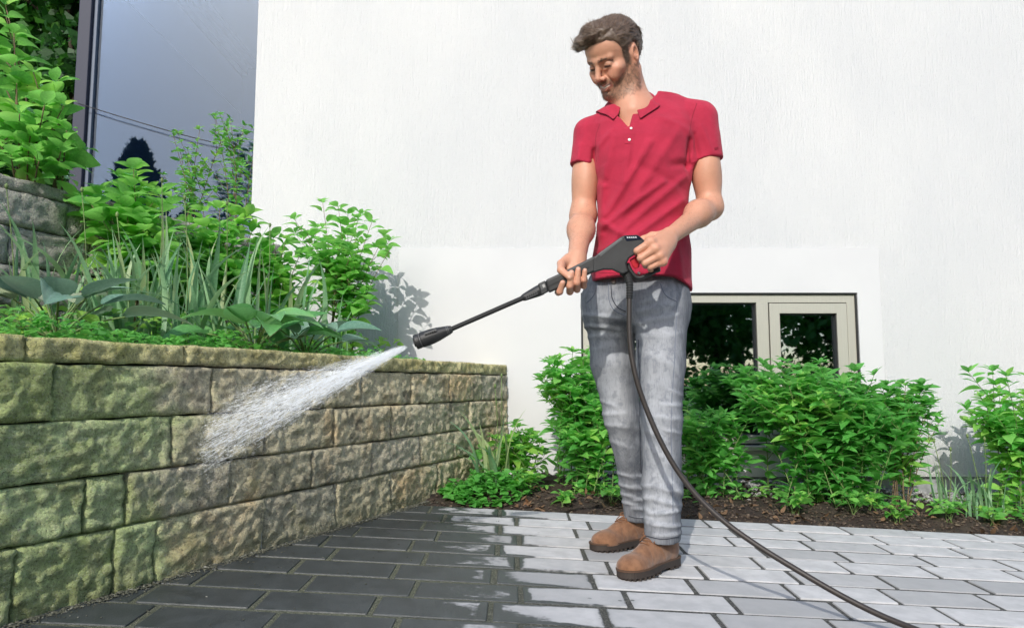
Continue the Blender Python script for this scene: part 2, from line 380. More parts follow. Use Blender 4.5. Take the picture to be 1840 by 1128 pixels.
for ci, js in enumerate(courses):
    ss = [s_of_px(-60) if k == 0 else s_of_px(j) for k, j in enumerate(js)]; ss = [-.9, -.42] + ss[1:] + [S_END]
    z0, z1 = ZL[ci] + (.0025 if ci else 0), ZL[ci+1] - .0025
    for k in range(len(ss) - 1):
        g = .0025
        stone_block('cap_stone' if ci == 4 else 'stone', WA, WD, WN + 0, ss[k]+g, ss[k+1]-g, z0, z1, M_STONE, wall, 100*ci+k+1,
                    rough=.0072 if ci < 4 else .0065, depth=.16 if ci < 4 else .20, edge=.0055, res=.0085)
        if ci < 4 and k > 1 and random.random() < .95: joints.append((ss[k], z0, z1))
for s, z0, z1 in joints:
    if s < .5 and random.random() < .85: continue
    if random.random() < .25: continue
    m = MB(); n = 16; prev = None; pts = []
    for i in range(n + 1):
        z = z0 + (z1 - z0) * i / n; pts.append((s + random.gauss(0, .0008), z, random.uniform(-.006, -.0025), random.uniform(.0012, .0034)))
    V = []; F = []
    for (s_, z, d, w) in pts:
        for sg in (-1, 1): q = WA + WD*(s_ + sg*w) + WN*d; V.append((q[0], q[1], z))
        q = WA + WD*s_ - WN*.03; V.append((q[0], q[1], z))
    for i in range(n): F += [(3*i, 3*i+1, 3*i+4, 3*i+3), (3*i+1, 3*i+2, 3*i+5, 3*i+4), (3*i+2, 3*i, 3*i+3, 3*i+5)]
    m.add(V, F).build('mortar_joint', M_MORTAR, wall)
a, b = WA + WD*(-.9) - WN*.035, WA + WD*S_END - WN*.035; c, d = b - WN*.115, a - WN*.115
MB().add([(q[0], q[1], z) for z in (-.06, .60) for q in (a, b, c, d)], [(0,3,2,1),(4,5,6,7),(0,1,5,4),(1,2,6,5),(2,3,7,6),(3,0,4,7)]).build('core', M_DARK, wall)

# upper terrace wall, parallel to the lower one
UZ = float(P(506, 440, YW)[2]); ub = P(506, 440, YW)[:2]; UB = np.array([ub[0], YW - .004])
UA = UB - WD * 2.9
upper = empty('terrace_wall'); tag(upper, 'pale grey stone terrace wall half hidden behind the planted bed', 'stone wall')
uz = [.5, .66, .82, .98, 1.13, UZ - .055, UZ]
for ci in range(len(uz) - 1):
    s = -.1 + random.uniform(0, .2); cap = ci == len(uz) - 2
    while s < 2.9:
        e = min(s + (random.uniform(.55, .8) if cap else random.uniform(.22, .46)), 2.9)
        if 2.9 - e < .1: e = 2.9
        stone_block('cap_stone' if cap else 'stone', UA, WD, WN if not cap else WN, s + .003, e - .003, uz[ci] + .003, uz[ci+1] - .003, M_STONE2, upper, 900 + ci*20 + int(s*10), rough=.009, depth=.2, edge=.004, res=.016); s = e
a, b = UA - WN*.035, UB - WN*.035; c, d = b - WN*.14, a - WN*.14
MB().add([(q[0], q[1], z) for z in (.45, UZ - .06) for q in (a, b, c, d)], [(0,3,2,1),(4,5,6,7),(0,1,5,4),(1,2,6,5),(2,3,7,6),(3,0,4,7)]).build('core', M_DARK, upper)

# soil in the two beds
def bed_mesh(name, A, B, w, z, amp, seed):
    n, m = 60, 24; V = []; D = (B - A); F = []
    for j in range(m + 1):
        for i in range(n + 1):
            q = A + D*i/n - WN*(w*j/m); V.append((q[0], q[1], z + .12*j/m + amp*float(fbm(q[0]*6, q[1]*6, 0, 3, seed))))
    F = [(j*(n+1)+i, (j+1)*(n+1)+i, (j+1)*(n+1)+i+1, j*(n+1)+i+1) for j in range(m) for i in range(n)]
    return tag(link(name, new_mesh(name, V, F, M_SOIL, True)), kind='structure')
BEDZ = .605
wbed = float(np.dot(WA - UA, WN)) + .0
bed_mesh('raised_bed_soil', WA + WD*(-.9) - WN*.155, WB - WD*.005 - WN*.155, wbed - .16, BEDZ, .012, 3)
ter = MB(); q = UA - WN*.18 - WD*4; r_ = UB - WN*.18
ter.add([(q[0], q[1], UZ-.05), (r_[0], r_[1], UZ-.05), (r_[0], 14, UZ-.05+.3), (-30, 14, UZ+.3), (-30, q[1], UZ-.05), (q[0], q[1], -.2), (-30, q[1], -.2)], [(0,1,2,3,4), (0,4,6,5)])
tag(ter.build('terrace_ground', M_SOIL), kind='structure')
# ================================================================ the house
house = empty('house', (1.5, YW, 0)); HM = Matrix.Translation((-1.5, -YW, 0))
tag(house, 'white plastered house wall with a low basement window and a tall glazed corner', 'house')
def hb(lo, hi, name, mat, parent=house, bevel=0, off=(-1.5, -YW, 0)):
    return MB().box(tuple(a+b for a, b in zip(lo, off)), tuple(a+b for a, b in zip(hi, off)), None).build(name, mat, parent, bevel=bevel)
HX0 = float(P(456, 250, YW)[0]); HX1, HTOP = 5.2, 6.0
# pixel-measured openings in the wall plane
wl, wr = float(P(1044, 600, YW)[0]), float(P(1543, 600, YW)[0]); wt, wb = float(P(1300, 526, YW)[2]), float(P(1300, 800, YW)[2])
pl, pr = float(P(716, 560, YW)[0]), float(P(1583, 560, YW)[0]); pt = float(P(1300, 446, YW)[2])
WZ0 = float(P(1700, 856, YW)[2])
# rough plaster in pieces round the smooth panel
hb((HX0, YW, WZ0), (pl, YW+.3, HTOP), 'wall', M_PLASTER); hb((pr, YW, WZ0), (HX1, YW+.3, HTOP), 'wall', M_PLASTER)
hb((pl, YW, pt), (pr, YW+.3, HTOP), 'wall', M_PLASTER)
# smooth surround, slightly proud, with a hole for the window
pm = MB()
for lo, hi in (((pl, YW-.006, WZ0), (wl, YW+.3, pt-.0015)), ((wr, YW-.006, WZ0), (pr, YW+.3, pt-.0015)), ((wl, YW-.006, wt), (wr, YW+.3, pt-.0015)), ((wl, YW-.006, WZ0), (wr, YW+.3, wb))):
    pm.box((lo[0]-1.5, lo[1]-YW, lo[2]), (hi[0]-1.5, hi[1]-YW, hi[2]))
pm.build('window_surround', M_PANEL, house)
hb((HX0+.02, YW+.025, -.35), (HX1, YW+.3, WZ0-.002), 'plinth', M_PLINTH)
# far walls and roof slab so that the house is a closed body
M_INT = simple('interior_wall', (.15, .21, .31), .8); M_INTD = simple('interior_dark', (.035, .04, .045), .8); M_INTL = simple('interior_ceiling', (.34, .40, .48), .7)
hb((HX1-.3, YW+.3, -.35), (HX1, YW+6, HTOP), 'side_wall', M_PLASTER); hb((-2.75, YW+5.7, -.35), (HX1-.3, YW+6, HTOP), 'rear_wall', M_PLASTER)
hb((-2.9, YW-.02, HTOP+.002), (HX1+.1, YW+6.1, HTOP+.22), 'roof_slab', M_PLINTH)
# --- basement window
t = NT('window_frame_metal'); ob = t.pos(); br = t.noise(t.map(ob, (1, 1, .02)), 300., 3.)
t.set(Base_Color=t.mix(br, (.44, .43, .37), (.54, .53, .46)), Roughness=.42, Metallic=.25); M_FRAME = t.m
M_GASKET = simple('window_gasket', (.012, .013, .014), .6)
def glass_mat(name, tint, refl, bottom=None):
    t = NT(name); nt = t.t
    g = t.n('BsdfGlossy', {'Color': (.80, .90, 1.0, 1), 'Roughness': .015}); tr = t.n('BsdfTransparent', {'Color': (*tint, 1)})
    fr = t.n('Fresnel', {'IOR': 1.52}).outputs[0]; f = t.math('ADD', t.math('MULTIPLY', fr, 1.1), refl, clamp=True)
    wob = t.n('Bump', {'Strength': .04, 'Distance': .02, 'Height': t.noise(t.pos(), 1.7, 2.)}); nt.links.new(wob.outputs[0], g.inputs['Normal'])
    mx = t.n('MixShader', {0: f, 1: tr.outputs[0], 2: g.outputs[0]}); nt.links.new(mx.outputs[0], t.out.inputs[0]); return t.m
M_GLASS = glass_mat('window_glass', (.55, .62, .62), .24); M_GLASSB = glass_mat('facade_glass', (.76, .86, 1.0), .0)
win = empty('window', (wl-1.5, .03, wb)); win.parent = house
def wbx(lo, hi, name, mat, parent=win, bevel=.002):
    ox, oy, oz = wl, YW+.03, wb
    m = MB().box((lo[0]-ox, lo[1]-oy, lo[2]-oz), (hi[0]-ox, hi[1]-oy, hi[2]-oz)); return m.build(name, mat, parent, bevel=bevel)
def frame_ring(x0, x1, z0, z1, w, y0, y1, name, mat, parent=win, wb_=None):
    ox, oy, oz = wl, YW+.03, wb; m = MB(); b = wb_ if wb_ is not None else w
    O = [(x0, z0), (x1, z0), (x1, z1), (x0, z1)]; I = [(x0+w, z0+b), (x1-w, z0+b), (x1-w, z1-w), (x0+w, z1-w)]
    V = [(x-ox, y-oy, z-oz) for y in (y0, y1) for (x, z) in O + I]; F = []
    for k in range(4):
        n = (k+1) % 4
        F += [(k, n, 4+n, 4+k), (8+n, 8+k, 12+k, 12+n), (k, 8+k, 8+n, n), (4+n, 12+n, 12+k, 4+k)]
    return m.add(V, F).build(name, mat, parent, bevel=.0018)
g_ = .010
frame_ring(wl+.001, wr-.001, wb+.001, wt-.001, g_, YW+.002, YW+.10, 'gasket', M_GASKET)
frame_ring(wl+g_, wr-g_, wb+g_, wt-g_, .046, YW+.012, YW+.09, 'frame', M_FRAME)
mx0, mx1 = float(P(1362, 600, YW)[0]), float(P(1383, 600, YW)[0])
wbx((mx0, YW+.011, wb+.055), (mx1, YW+.088, wt-.0555), 'mullion', M_FRAME)
sl, sr, st = float(P(1386, 600, YW)[0]), wr-g_-.047, float(P(1450, 546, YW)[2])
fx0 = wl+g_+.046
frame_ring(fx0+.0005, mx0-.0005, wb+.0565, wt-.0565, .006, YW+.024, YW+.07, 'glazing_bead', M_GASKET)
wbx((fx0+.003, YW+.05, wb+.058), (mx0-.003, YW+.056, wt-.058), 'pane', M_GLASS, bevel=0)
frame_ring(mx1+.001, wr-g_-.0465, wb+.0565, wt-.0565, .004, YW+.02, YW+.07, 'gasket', M_GASKET)
sash = frame_ring(mx1+.0055, wr-g_-.051, wb+.061, wt-.061, .058, YW+.004, YW+.07, 'sash', M_FRAME)
a0, a1 = mx1+.0055+.058, wr-g_-.051-.058
frame_ring(a0+.0005, a1-.0005, wb+.1195, wt-.1195, .005, YW+.014, YW+.06, 'glazing_bead', M_GASKET)
wbx((a0+.003, YW+.04, wb+.12), (a1-.003, YW+.046, wt-.12), 'pane', M_GLASS, bevel=0)
wbx((wl-.02, YW-.035, wb-.028), (wr+.02, YW+.012, wb-.003), 'sill', M_FRAME)
# the dark cellar room behind it
c = MB(); x0, x1, y0, y1, z0, z1 = wl-.3-1.5, wr+.3-1.5, .302, 2.4, -.3, wt+.25
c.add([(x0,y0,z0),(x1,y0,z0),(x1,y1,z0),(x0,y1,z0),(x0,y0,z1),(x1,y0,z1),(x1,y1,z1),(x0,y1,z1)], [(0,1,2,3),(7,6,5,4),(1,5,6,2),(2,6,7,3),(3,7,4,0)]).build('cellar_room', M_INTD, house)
# --- glazed corner
GY = YW + .42
gx0 = float(P(148, 150, GY)[0]); gx1 = HX0 + .02
M_BLUE = simple('blue_grey_frame', (.022, .026, .05), .6, 0.)
hb((gx0-.02, GY-.05, 1.2), (gx0+.06, GY+.06, HTOP), 'corner_post', M_BLUE, bevel=.004)
hb((gx0+.0605, GY-.02, 1.2), (gx0+.085, GY+.03, HTOP), 'post_bead', simple('frame_bead', (.12, .15, .21), .5, 0.), bevel=.003)
hb((gx0+.06, GY-.04, 1.2), (gx1, GY+.05, 1.28), 'bottom_rail', M_BLUE, bevel=.004)
hb((gx0+.084, GY, 1.281), (gx1-.001, GY+.012, HTOP), 'facade_pane', M_GLASSB)
hb((HX0, YW+.302, .5), (HX0+.28, GY+.5, HTOP), 'return_wall', M_PANEL)
# room behind the tall pane: blind wall on the left, pale ceiling with mouldings
rx0 = gx0 + .05; yb = float(GY + 2.55); zc = float(P(429, 124, yb)[2])
hb((rx0-.06, GY+.0615, 1.0), (rx0-.001, yb+.1, HTOP), 'room_side_wall', M_INT); hb((rx0-.075, GY+.0615, 1.0), (rx0-.0605, yb+.1, HTOP), 'side_cladding', M_BLUE)
hb((rx0, yb, 1.0), (HX0+3, yb+.1, HTOP), 'room_back_wall', M_INT)
hb((rx0, GY+.02, 1.0), (HX0+3, yb, 1.15), 'room_floor', M_INT)
zb = float(P(430, 205, yb)[2])
hb((rx0, GY+.07, zb), (rx0+.012, yb-.002, zc-.10), 'wall_band', M_INTL)
hb((rx0, GY+.065, zc), (HX0+3, yb-.001, zc+.1), 'room_ceiling', M_INTL)
hb((rx0+.013, GY+.068, zc-.075), (rx0+.07, yb-.003, zc-.002), 'moulding', M_INT)
hb((rx0+.16, GY+.068, zc-.05), (rx0+.22, yb-.003, zc-.003), 'curtain_rail', M_INT)
# blind: pale wall strip seen low in the pane
hb((rx0+.10, yb-.05, 1.16), (rx0+.36, yb-.004, 2.62), 'room_cabinet', M_INTL)

cb = [P(140, 186, GY - .07), P(230, 214, GY - .07), P(330, 243, GY - .06), P(415, 266, GY - .05), P(430, 292, GY - .05)]
MB().tube([q - np.array([1.5, YW, 0]) for q in catmull(cb, 6)], .003, 8).build('cable', M_GASKET, house, smooth=True)
# ================================================================ implicit-surface modelling kit
from mathutils.bvhtree import BVHTree
f4 = np.float32
def smin(a, b, k):
    if k <= 0: return np.minimum(a, b)
    h = np.clip(.5 + .5*(b - a)/k, 0, 1); return b + (a - b)*h - k*h*(1 - h)
def smax(a, b, k): return -smin(-a, -b, k)
class Vol:
    def __init__(s, lo, hi, res):
        s.lo = np.array(lo, float); s.res = res; n = np.ceil((np.array(hi) - s.lo)/res).astype(int) + 1; s.n = n
        s.ax = [(s.lo[i] + res*np.arange(n[i])).astype(f4) for i in range(3)]; s.D = np.full(n, .5, f4)
    def block(s, lo, hi):
        sl = []
        for i in range(3):
            a = int(np.floor((lo[i] - s.lo[i])/s.res)); b = int(np.ceil((hi[i] - s.lo[i])/s.res)) + 1
            a = max(0, a); b = min(int(s.n[i]), b)
            if b <= a: return None
            sl.append(slice(a, b))
        return tuple(sl)
    def grid(s, sl=None):
        a = [s.ax[i] if sl is None else s.ax[i][sl[i]] for i in range(3)]
        return a[0][:, None, None], a[1][None, :, None], a[2][None, None, :]
    def op(s, d, sl, k, sub=False):
        s.D[sl] = smax(s.D[sl], -d, k) if sub else smin(s.D[sl], d, k)
    def cone(s, a, b, r0, r1, k=.01, sub=False, cut=None):
        a = np.asarray(a, float); b = np.asarray(b, float); R = max(r0, r1) + 2*k + .02
        sl = s.block(np.minimum(a, b) - R, np.maximum(a, b) + R)
        if sl is None: return s
        X, Y, Z = s.grid(sl); ab = b - a; L2 = float(ab @ ab) + 1e-12
        t = np.clip(((X - a[0])*ab[0] + (Y - a[1])*ab[1] + (Z - a[2])*ab[2])/L2, 0, 1).astype(f4)
        d = np.sqrt((X - a[0] - t*ab[0])**2 + (Y - a[1] - t*ab[1])**2 + (Z - a[2] - t*ab[2])**2) - (r0 + (r1 - r0)*t)
        if cut is not None:
            q, nrm = cut; d = np.maximum(d, (X - q[0])*nrm[0] + (Y - q[1])*nrm[1] + (Z - q[2])*nrm[2])
        s.op(d.astype(f4), sl, k, sub); return s
    def chain(s, pts, rad, k=.006):
        for i in range(len(pts) - 1): s.cone(pts[i], pts[i+1], rad[i], rad[i+1], k)
        return s
    def ell(s, c, r, R=None, k=.01, sub=False):
        c = np.asarray(c, float); r = np.asarray(r, float); m = r.max() + 2*k + .02
        sl = s.block(c - m, c + m)
        if sl is None: return s
        X, Y, Z = s.grid(sl); dx, dy, dz = X - c[0], Y - c[1], Z - c[2]
        if R is not None:
            dx, dy, dz = (R[0,0]*dx + R[1,0]*dy + R[2,0]*dz), (R[0,1]*dx + R[1,1]*dy + R[2,1]*dz), (R[0,2]*dx + R[1,2]*dy + R[2,2]*dz)
        k0 = np.sqrt((dx/r[0])**2 + (dy/r[1])**2 + (dz/r[2])**2); k1 = np.sqrt((dx/r[0]**2)**2 + (dy/r[1]**2)**2 + (dz/r[2]**2)**2) + 1e-6
        s.op((k0*(k0 - 1)/k1).astype(f4), sl, k, sub); return s
    def mesh(s):
        D = s.D; ins = D < 0
        c = np.zeros(tuple(np.array(D.shape) - 1), np.int8); cor = [(i, j, k) for i in (0, 1) for j in (0, 1) for k in (0, 1)]
        sh = c.shape
        for (i, j, k) in cor: c += ins[i:i+sh[0], j:j+sh[1], k:k+sh[2]]
        act = np.argwhere((c > 0) & (c < 8)); vals = np.stack([D[act[:, 0]+i, act[:, 1]+j, act[:, 2]+k] for (i, j, k) in cor], 1).astype(float)
        pos = np.zeros((len(act), 3)); cnt = np.zeros(len(act))
        for a in range(8):
            for b in range(a+1, 8):
                A, B = np.array(cor[a]), np.array(cor[b])
                if np.abs(A - B).sum() != 1: continue
                va, vb = vals[:, a], vals[:, b]; m = (va < 0) != (vb < 0); t = np.where(m, va/np.where(m, va - vb, 1), 0)
                pos += np.where(m[:, None], A + t[:, None]*(B - A), 0); cnt += m
        V = s.lo + s.res*(act + pos/cnt[:, None])
        ids = np.full(sh, -1, np.int64); ids[act[:, 0], act[:, 1], act[:, 2]] = np.arange(len(act)); F = []
        for ax in range(3):
            u, v = [(1, 2), (2, 0), (0, 1)][ax]
            s0 = [slice(None)]*3; s1 = [slice(None)]*3; s0[ax] = slice(0, -1); s1[ax] = slice(1, None)
            for q in (u, v): s0[q] = slice(1, -1); s1[q] = slice(1, -1)
            i0 = ins[tuple(s0)]; i1 = ins[tuple(s1)]; e = np.argwhere(i0 != i1); fl = i0[e[:, 0], e[:, 1], e[:, 2]]
            e = e.copy(); e[:, u] += 1; e[:, v] += 1
            def cid(du, dv):
                w = e.copy(); w[:, u] += du; w[:, v] += dv; return ids[w[:, 0], w[:, 1], w[:, 2]]
            q = np.stack([cid(-1, -1), cid(0, -1), cid(0, 0), cid(-1, 0)], 1); q[~fl] = q[~fl][:, ::-1]; F.append(q)
        F = np.concatenate(F); F = F[(F >= 0).all(1)]
        return V, F
def relax(V, F, it=1, lam=.5):
    for _ in range(it):
        acc = np.zeros_like(V); cnt = np.zeros(len(V))
        for k in range(4):
            np.add.at(acc, F[:, k], V[F[:, (k+1) % 4]]); np.add.at(acc, F[:, k], V[F[:, (k+3) % 4]]); np.add.at(cnt, F[:, k], 2)
        V = V + lam*(acc/np.maximum(cnt, 1)[:, None] - V)
    return V
def vcol(me, col):
    a = me.color_attributes.new('Col', 'FLOAT_COLOR', 'POINT')
    c = np.ones((len(col), 4), f4); c[:, :3] = col; a.data.foreach_set('color', c.ravel())
def vnorm(V, F):
    n = np.cross(V[F[:, 2]] - V[F[:, 0]], V[F[:, 3]] - V[F[:, 1]]); N = np.zeros_like(V)
    for k in range(4): np.add.at(N, F[:, k], n)
    return N/(np.linalg.norm(N, axis=1)[:, None] + 1e-12)
def bvh_of(V, F): return BVHTree.FromPolygons([tuple(p) for p in V], [tuple(int(i) for i in q) for q in F])
def hit(bvh, x, y, out=.001):
    r = Vector(ray(x, y)).normalized(); loc, nrm, i, d = bvh.ray_cast(Vector((0, 0, CAMH)), r)
    if loc is None: return None, None
    if nrm.dot(r) > 0: nrm = -nrm
    return np.array(loc + nrm*out), np.array(nrm)

# ================================================================ the person
person = empty('person', (.44, 2.45, gz(.44, 2.45)))
PINV = Matrix.Translation((-.44, -2.45, -gz(.44, 2.45)))
tag(person, 'bearded man in red polo shirt, faded jeans and brown shoes, aiming a pressure washer', 'person')
POFF = np.array([.44, 2.45, gz(.44, 2.45)])
def pobj(name, V, F, mat, parent=None, smooth=True, col=None):
    me = new_mesh(name, np.asarray(V) - POFF, F, mat, smooth)
    if col is not None: vcol(me, col)
    return link(name, me, parent or person)
# ---- head frame
HPSI, HPHI, HRHO, HS = .954, .640, .17, 1.05
HC = np.array([.357, 2.40, 1.634])
def head_R(psi, phi, rho):
    cz, sz = math.cos(-psi), math.sin(-psi); Rz = np.array([[cz,-sz,0],[sz,cz,0],[0,0,1]]); B = np.diag([1., -1, 1])
    cp, sp = math.cos(phi), math.sin(phi); Rx = np.array([[1,0,0],[0,cp,sp],[0,-sp,cp]])
    cr, sr = math.cos(rho), math.sin(rho); Ry = np.array([[cr,0,sr],[0,1,0],[-sr,0,cr]]); return Rz @ B @ Rx @ Ry
HR = head_R(HPSI, HPHI, HRHO)
def hw(p): return HC + HS*(HR @ np.asarray(p, float))
def hl(V): return ((np.asarray(V) - HC)/HS) @ HR
def rotx(a): c, s = math.cos(a), math.sin(a); return np.array([[1,0,0],[0,c,-s],[0,s,c]])
def rotz(a): c, s = math.cos(a), math.sin(a); return np.array([[c,-s,0],[s,c,0],[0,0,1]])
vh = Vol((.22, 2.20, 1.30), (.60, 2.60, 1.80), .0023)
def E(c, r, k=.012, sub=False, rot=None): vh.ell(hw(c), np.array(r)*HS, HR if rot is None else HR @ rot, k*HS, sub)
def C(a, b, r0, r1, k=.01, sub=False): vh.cone(hw(a), hw(b), r0*HS, r1*HS, k*HS, sub)
E((0, -.014, .040), (.075, .094, .082)); E((0, .036, .052), (.062, .054, .056), .03)
E((0, .030, -.028), (.058, .056, .072), .03)
for s in (-1, 1):
    C((s*.052, .004, -.052), (s*.020, .070, -.094), .016, .013, .025)
    C((s*.056, .0, -.052), (s*.060, .0, .0), .014, .014, .03)
    E((s*.046, .058, -.014), (.021, .024, .018), .018)
    E((s*.037, .072, -.032), (.017, .017, .017), .014)              # smiling cheek
    C((s*.010, .089, .026), (s*.044, .073, .027), .0072, .0062, .014)  # brow
E((0, .068, -.088), (.026, .023, .024), .02); E((0, .068, -.052), (.033, .026, .030), .018)
C((0, .089, .022), (0, .096, .002), .0085, .0080, .010); C((0, .096, .002), (0, .110, -.024), .0080, .0098, .006)
for s in (-1, 1):
    E((s*.031, .097, .006), (.0165, .0120, .0110), .012, True)          # socket
    E((s*.031, .0745, .007), (.0165, .0145, .0125), .002)               # closed-down lid
    C((s*.019, .086, -.0045), (s*.043, .078, -.0035), .0035, .003, .006)  # lower lid bulge
    E((s*.0125, .099, -.029), (.0082, .0110, .0080), .005); E((s*.0065, .105, -.036), (.0038, .005, .003), .003, True)
C((0, .098, -.040), (0, .094, -.050), .004, .004, .006)
# smiling mouth
for s in (-1, 1):
    C((0, .0945, -.0520), (s*.027, .083, -.0500), .0042, .0028, .004)
    C((0, .0925, -.0675), (s*.026, .083, -.0535), .0052, .0028, .004)
    C((0, .0985, -.0582), (s*.021, .0882, -.0528), .0032, .0018, .0015, True)
    C((s*.022, .089, -.026), (s*.033, .083, -.050), .0012, .0016, .008, True)    # nasolabial crease
E((0, .080, -.0580), (.019, .0115, .006), .001)                          # teeth
C((-.012, .091, -.0745), (.012, .091, -.0745), .003, .003, .006, True)
# ears
for s in (-1, 1):
    rr = rotz(s*-.35) @ rotx(.18)
    E((s*.0765, -.012, .004), (.0085, .0175, .031), .004, rot=rr); E((s*.0845, -.006, .004), (.0080, .0095, .018), .004, True, rot=rr)
    E((s*.078, -.002, -.006), (.006, .005, .007), .004); E((s*.0745, -.002, -.026), (.006, .008, .008), .005)
# neck, throat, upper chest
NB = P(1146, 214, 2.45)
vh.cone(hw((0, -.026, -.030)), NB + np.array([.005, .03, 0]), .055, .062, .03); vh.cone(hw((0, .0, -.062)), NB + np.array([-.02, -.045, .01]), .048, .045, .03)
vh.cone(NB + np.array([0, 0, -.01]), NB + np.array([-.005, 0, -.2]), .085, .12, .05)
for tgt, a in ((hw((.055, -.02, -.045)), .012), (hw((-.055, -.02, -.045)), .012)): vh.cone(tgt, NB + np.array([-.03, -.072, .0]), .011, .010, .02)
X, Y, Z = vh.grid(); vh.D = smax(vh.D, (1.335 - Z + 0*X + 0*Y).astype(f4), 0)
Vh, Fh = vh.mesh(); Vh = relax(Vh, Fh, 1, .4)
# ---- arms and hands
def pp(l): return [P(*q) for q in l]
SHL, ELL, WRL = P(1258, 232, 2.43), P(1276, 372, 2.43), P(1205, 424, 2.185)
va = Vol((.34, 1.99, .84), (.78, 2.52, 1.44), .0026)
va.cone(SHL + np.array([.004, .01, -.03]), ELL, .042, .043, .02); va.ell(P(1268, 300, 2.425), (.046, .052, .085), None, .03); va.ell(P(1276, 325, 2.45), (.036, .042, .07), None, .02)
va.cone(ELL, WRL, .041, .0255, .02); va.ell(.68*ELL + .32*WRL + np.array([.0, -.0, .012]), (.039, .047, .036), None, .045); va.ell(ELL + np.array([.012, .028, -.012]), (.014, .016, .018), None, .03)
GY_ = 2.13
mcp = pp([(1169, 435, 2.088), (1177, 447, 2.083), (1185, 459, 2.086), (1191, 470, 2.093)])
pip = pp([(1145, 451, 2.094), (1151, 464, 2.090), (1159, 473, 2.092), (1168, 480, 2.098)])
dip = pp([(1146, 456, 2.128), (1152, 468, 2.126), (1160, 477, 2.126), (1169, 484, 2.124)])
tip = pp([(1158, 455, 2.146), (1164, 466, 2.144), (1171, 475, 2.143), (1178, 482, 2.138)])
for i in range(4):
    r = [.0108, .0108, .0102, .0092][i]
    va.chain([mcp[i], pip[i], dip[i], tip[i]], [r*1.08, r, r*.92, r*.85], .0028); va.ell(mcp[i], (r*1.15,)*3, None, .006)
    va.cone(WRL + np.array([-.008, -.008, .004 - .008*i]), mcp[i], .020, .0118, .012)
va.cone(P(1198, 436, 2.16), P(1186, 452, 2.11), .026, .022, .02)
th = pp([(1192, 424, 2.165), (1172, 424, 2.165), (1156, 430, 2.158), (1149, 438, 2.15)]); va.chain(th, [.017, .0125, .0108, .009], .006)
Va, Fa = va.mesh(); Va = relax(Va, Fa, 1, .4)
SHR, ELR, WRR = P(1057, 245, 2.47), P(1048, 388, 2.455), P(1037, 462, 2.222)
vr = Vol((.10, 2.03, .74), (.34, 2.54, 1.42), .0026)
vr.cone(SHR + np.array([-.006, .01, -.03]), ELR, .040, .042, .02); vr.ell(P(1052, 320, 2.45), (.040, .048, .085), None, .03)
vr.cone(ELR, WRR, .041, .0285, .03); vr.ell(.62*ELR + .38*WRR + np.array([0,0,.005]), (.036, .048, .038), None, .05)
fing = [  # index, middle, ring, little: wrapping the fore-grip from below
  pp([(1014, 505, 2.185), (1003, 525, 2.150), (1006, 524, 2.112), (1011, 508, 2.098)]),
  pp([(1027, 512, 2.185), (1024, 524, 2.150), (1024, 514, 2.105), (1027, 490, 2.098)]),
  pp([(1038, 508, 2.185), (1037, 520, 2.150), (1037, 508, 2.104), (1039, 484, 2.098)]),
  pp([(1048, 503, 2.185), (1049, 514, 2.152), (1049, 503, 2.108), (1051, 486, 2.101)])]
for i, ch in enumerate(fing):
    r = [.0103, .0106, .0102, .0090][i]
    vr.chain(ch, [r*1.1, r*1.02, r*.98, r*.80], .0024); vr.cone(WRR, ch[0], .022, .012, .012)
thb = pp([(1022, 466, 2.215), (1009, 474, 2.175), (1008, 485, 2.118), (1023, 498, 2.094)]); vr.chain(thb, [.019, .0132, .0112, .0088], .005)
vr.cone(P(1032, 476, 2.21), P(1030, 500, 2.185), .026, .024, .02)
Vr, Fr = vr.mesh(); Vr = relax(Vr, Fr, 1, .4)
# hidden trunk that joins head, arms and legs
vt = Vol((.15, 2.25, .55), (.75, 2.65, 1.47), .012)
vt.cone(P(1150, 240, 2.46), P(1148, 500, 2.46), .10, .10, .05).cone(SHL + np.array([-.02, 0, 0]), SHR + np.array([.03, 0, 0]), .045, .045, .05).cone(P(1190, 545, 2.43), P(1188, 640, 2.40), .07, .06, .04).cone(P(1094, 540, 2.52), P(1105, 640, 2.53), .07, .06, .04)
Vt, Ft = vt.mesh()
HP = np.array([(.088, .078), (.066, .076), (.047, .056), (.037, .034), (.036, .006), (.034, -.016), (.019, -.016), (.014, .034), (-.010, .044), (-.030, .030), (-.034, 0), (-.040, -.058), (-.10, -.062), (-.16, -.02), (-.16, .2), (.14, .2), (.14, .09)])
def poly_sd(u, v, poly):
    d = np.full(u.shape, 1e9); ins = np.zeros(u.shape, bool); n = len(poly)
    for i in range(n):
        a, b = poly[i], poly[(i+1) % n]; e = b - a; t_ = np.clip(((u - a[0])*e[0] + (v - a[1])*e[1])/(e @ e), 0, 1)
        d = np.minimum(d, np.hypot(u - a[0] - t_*e[0], v - a[1] - t_*e[1]))
        cr = ((a[1] > v) != (b[1] > v)) & (u < (b[0] - a[0])*(v - a[1])/((b[1] - a[1]) if b[1] != a[1] else 1e-9) + a[0]); ins ^= cr
    return np.where(ins, -d, d)
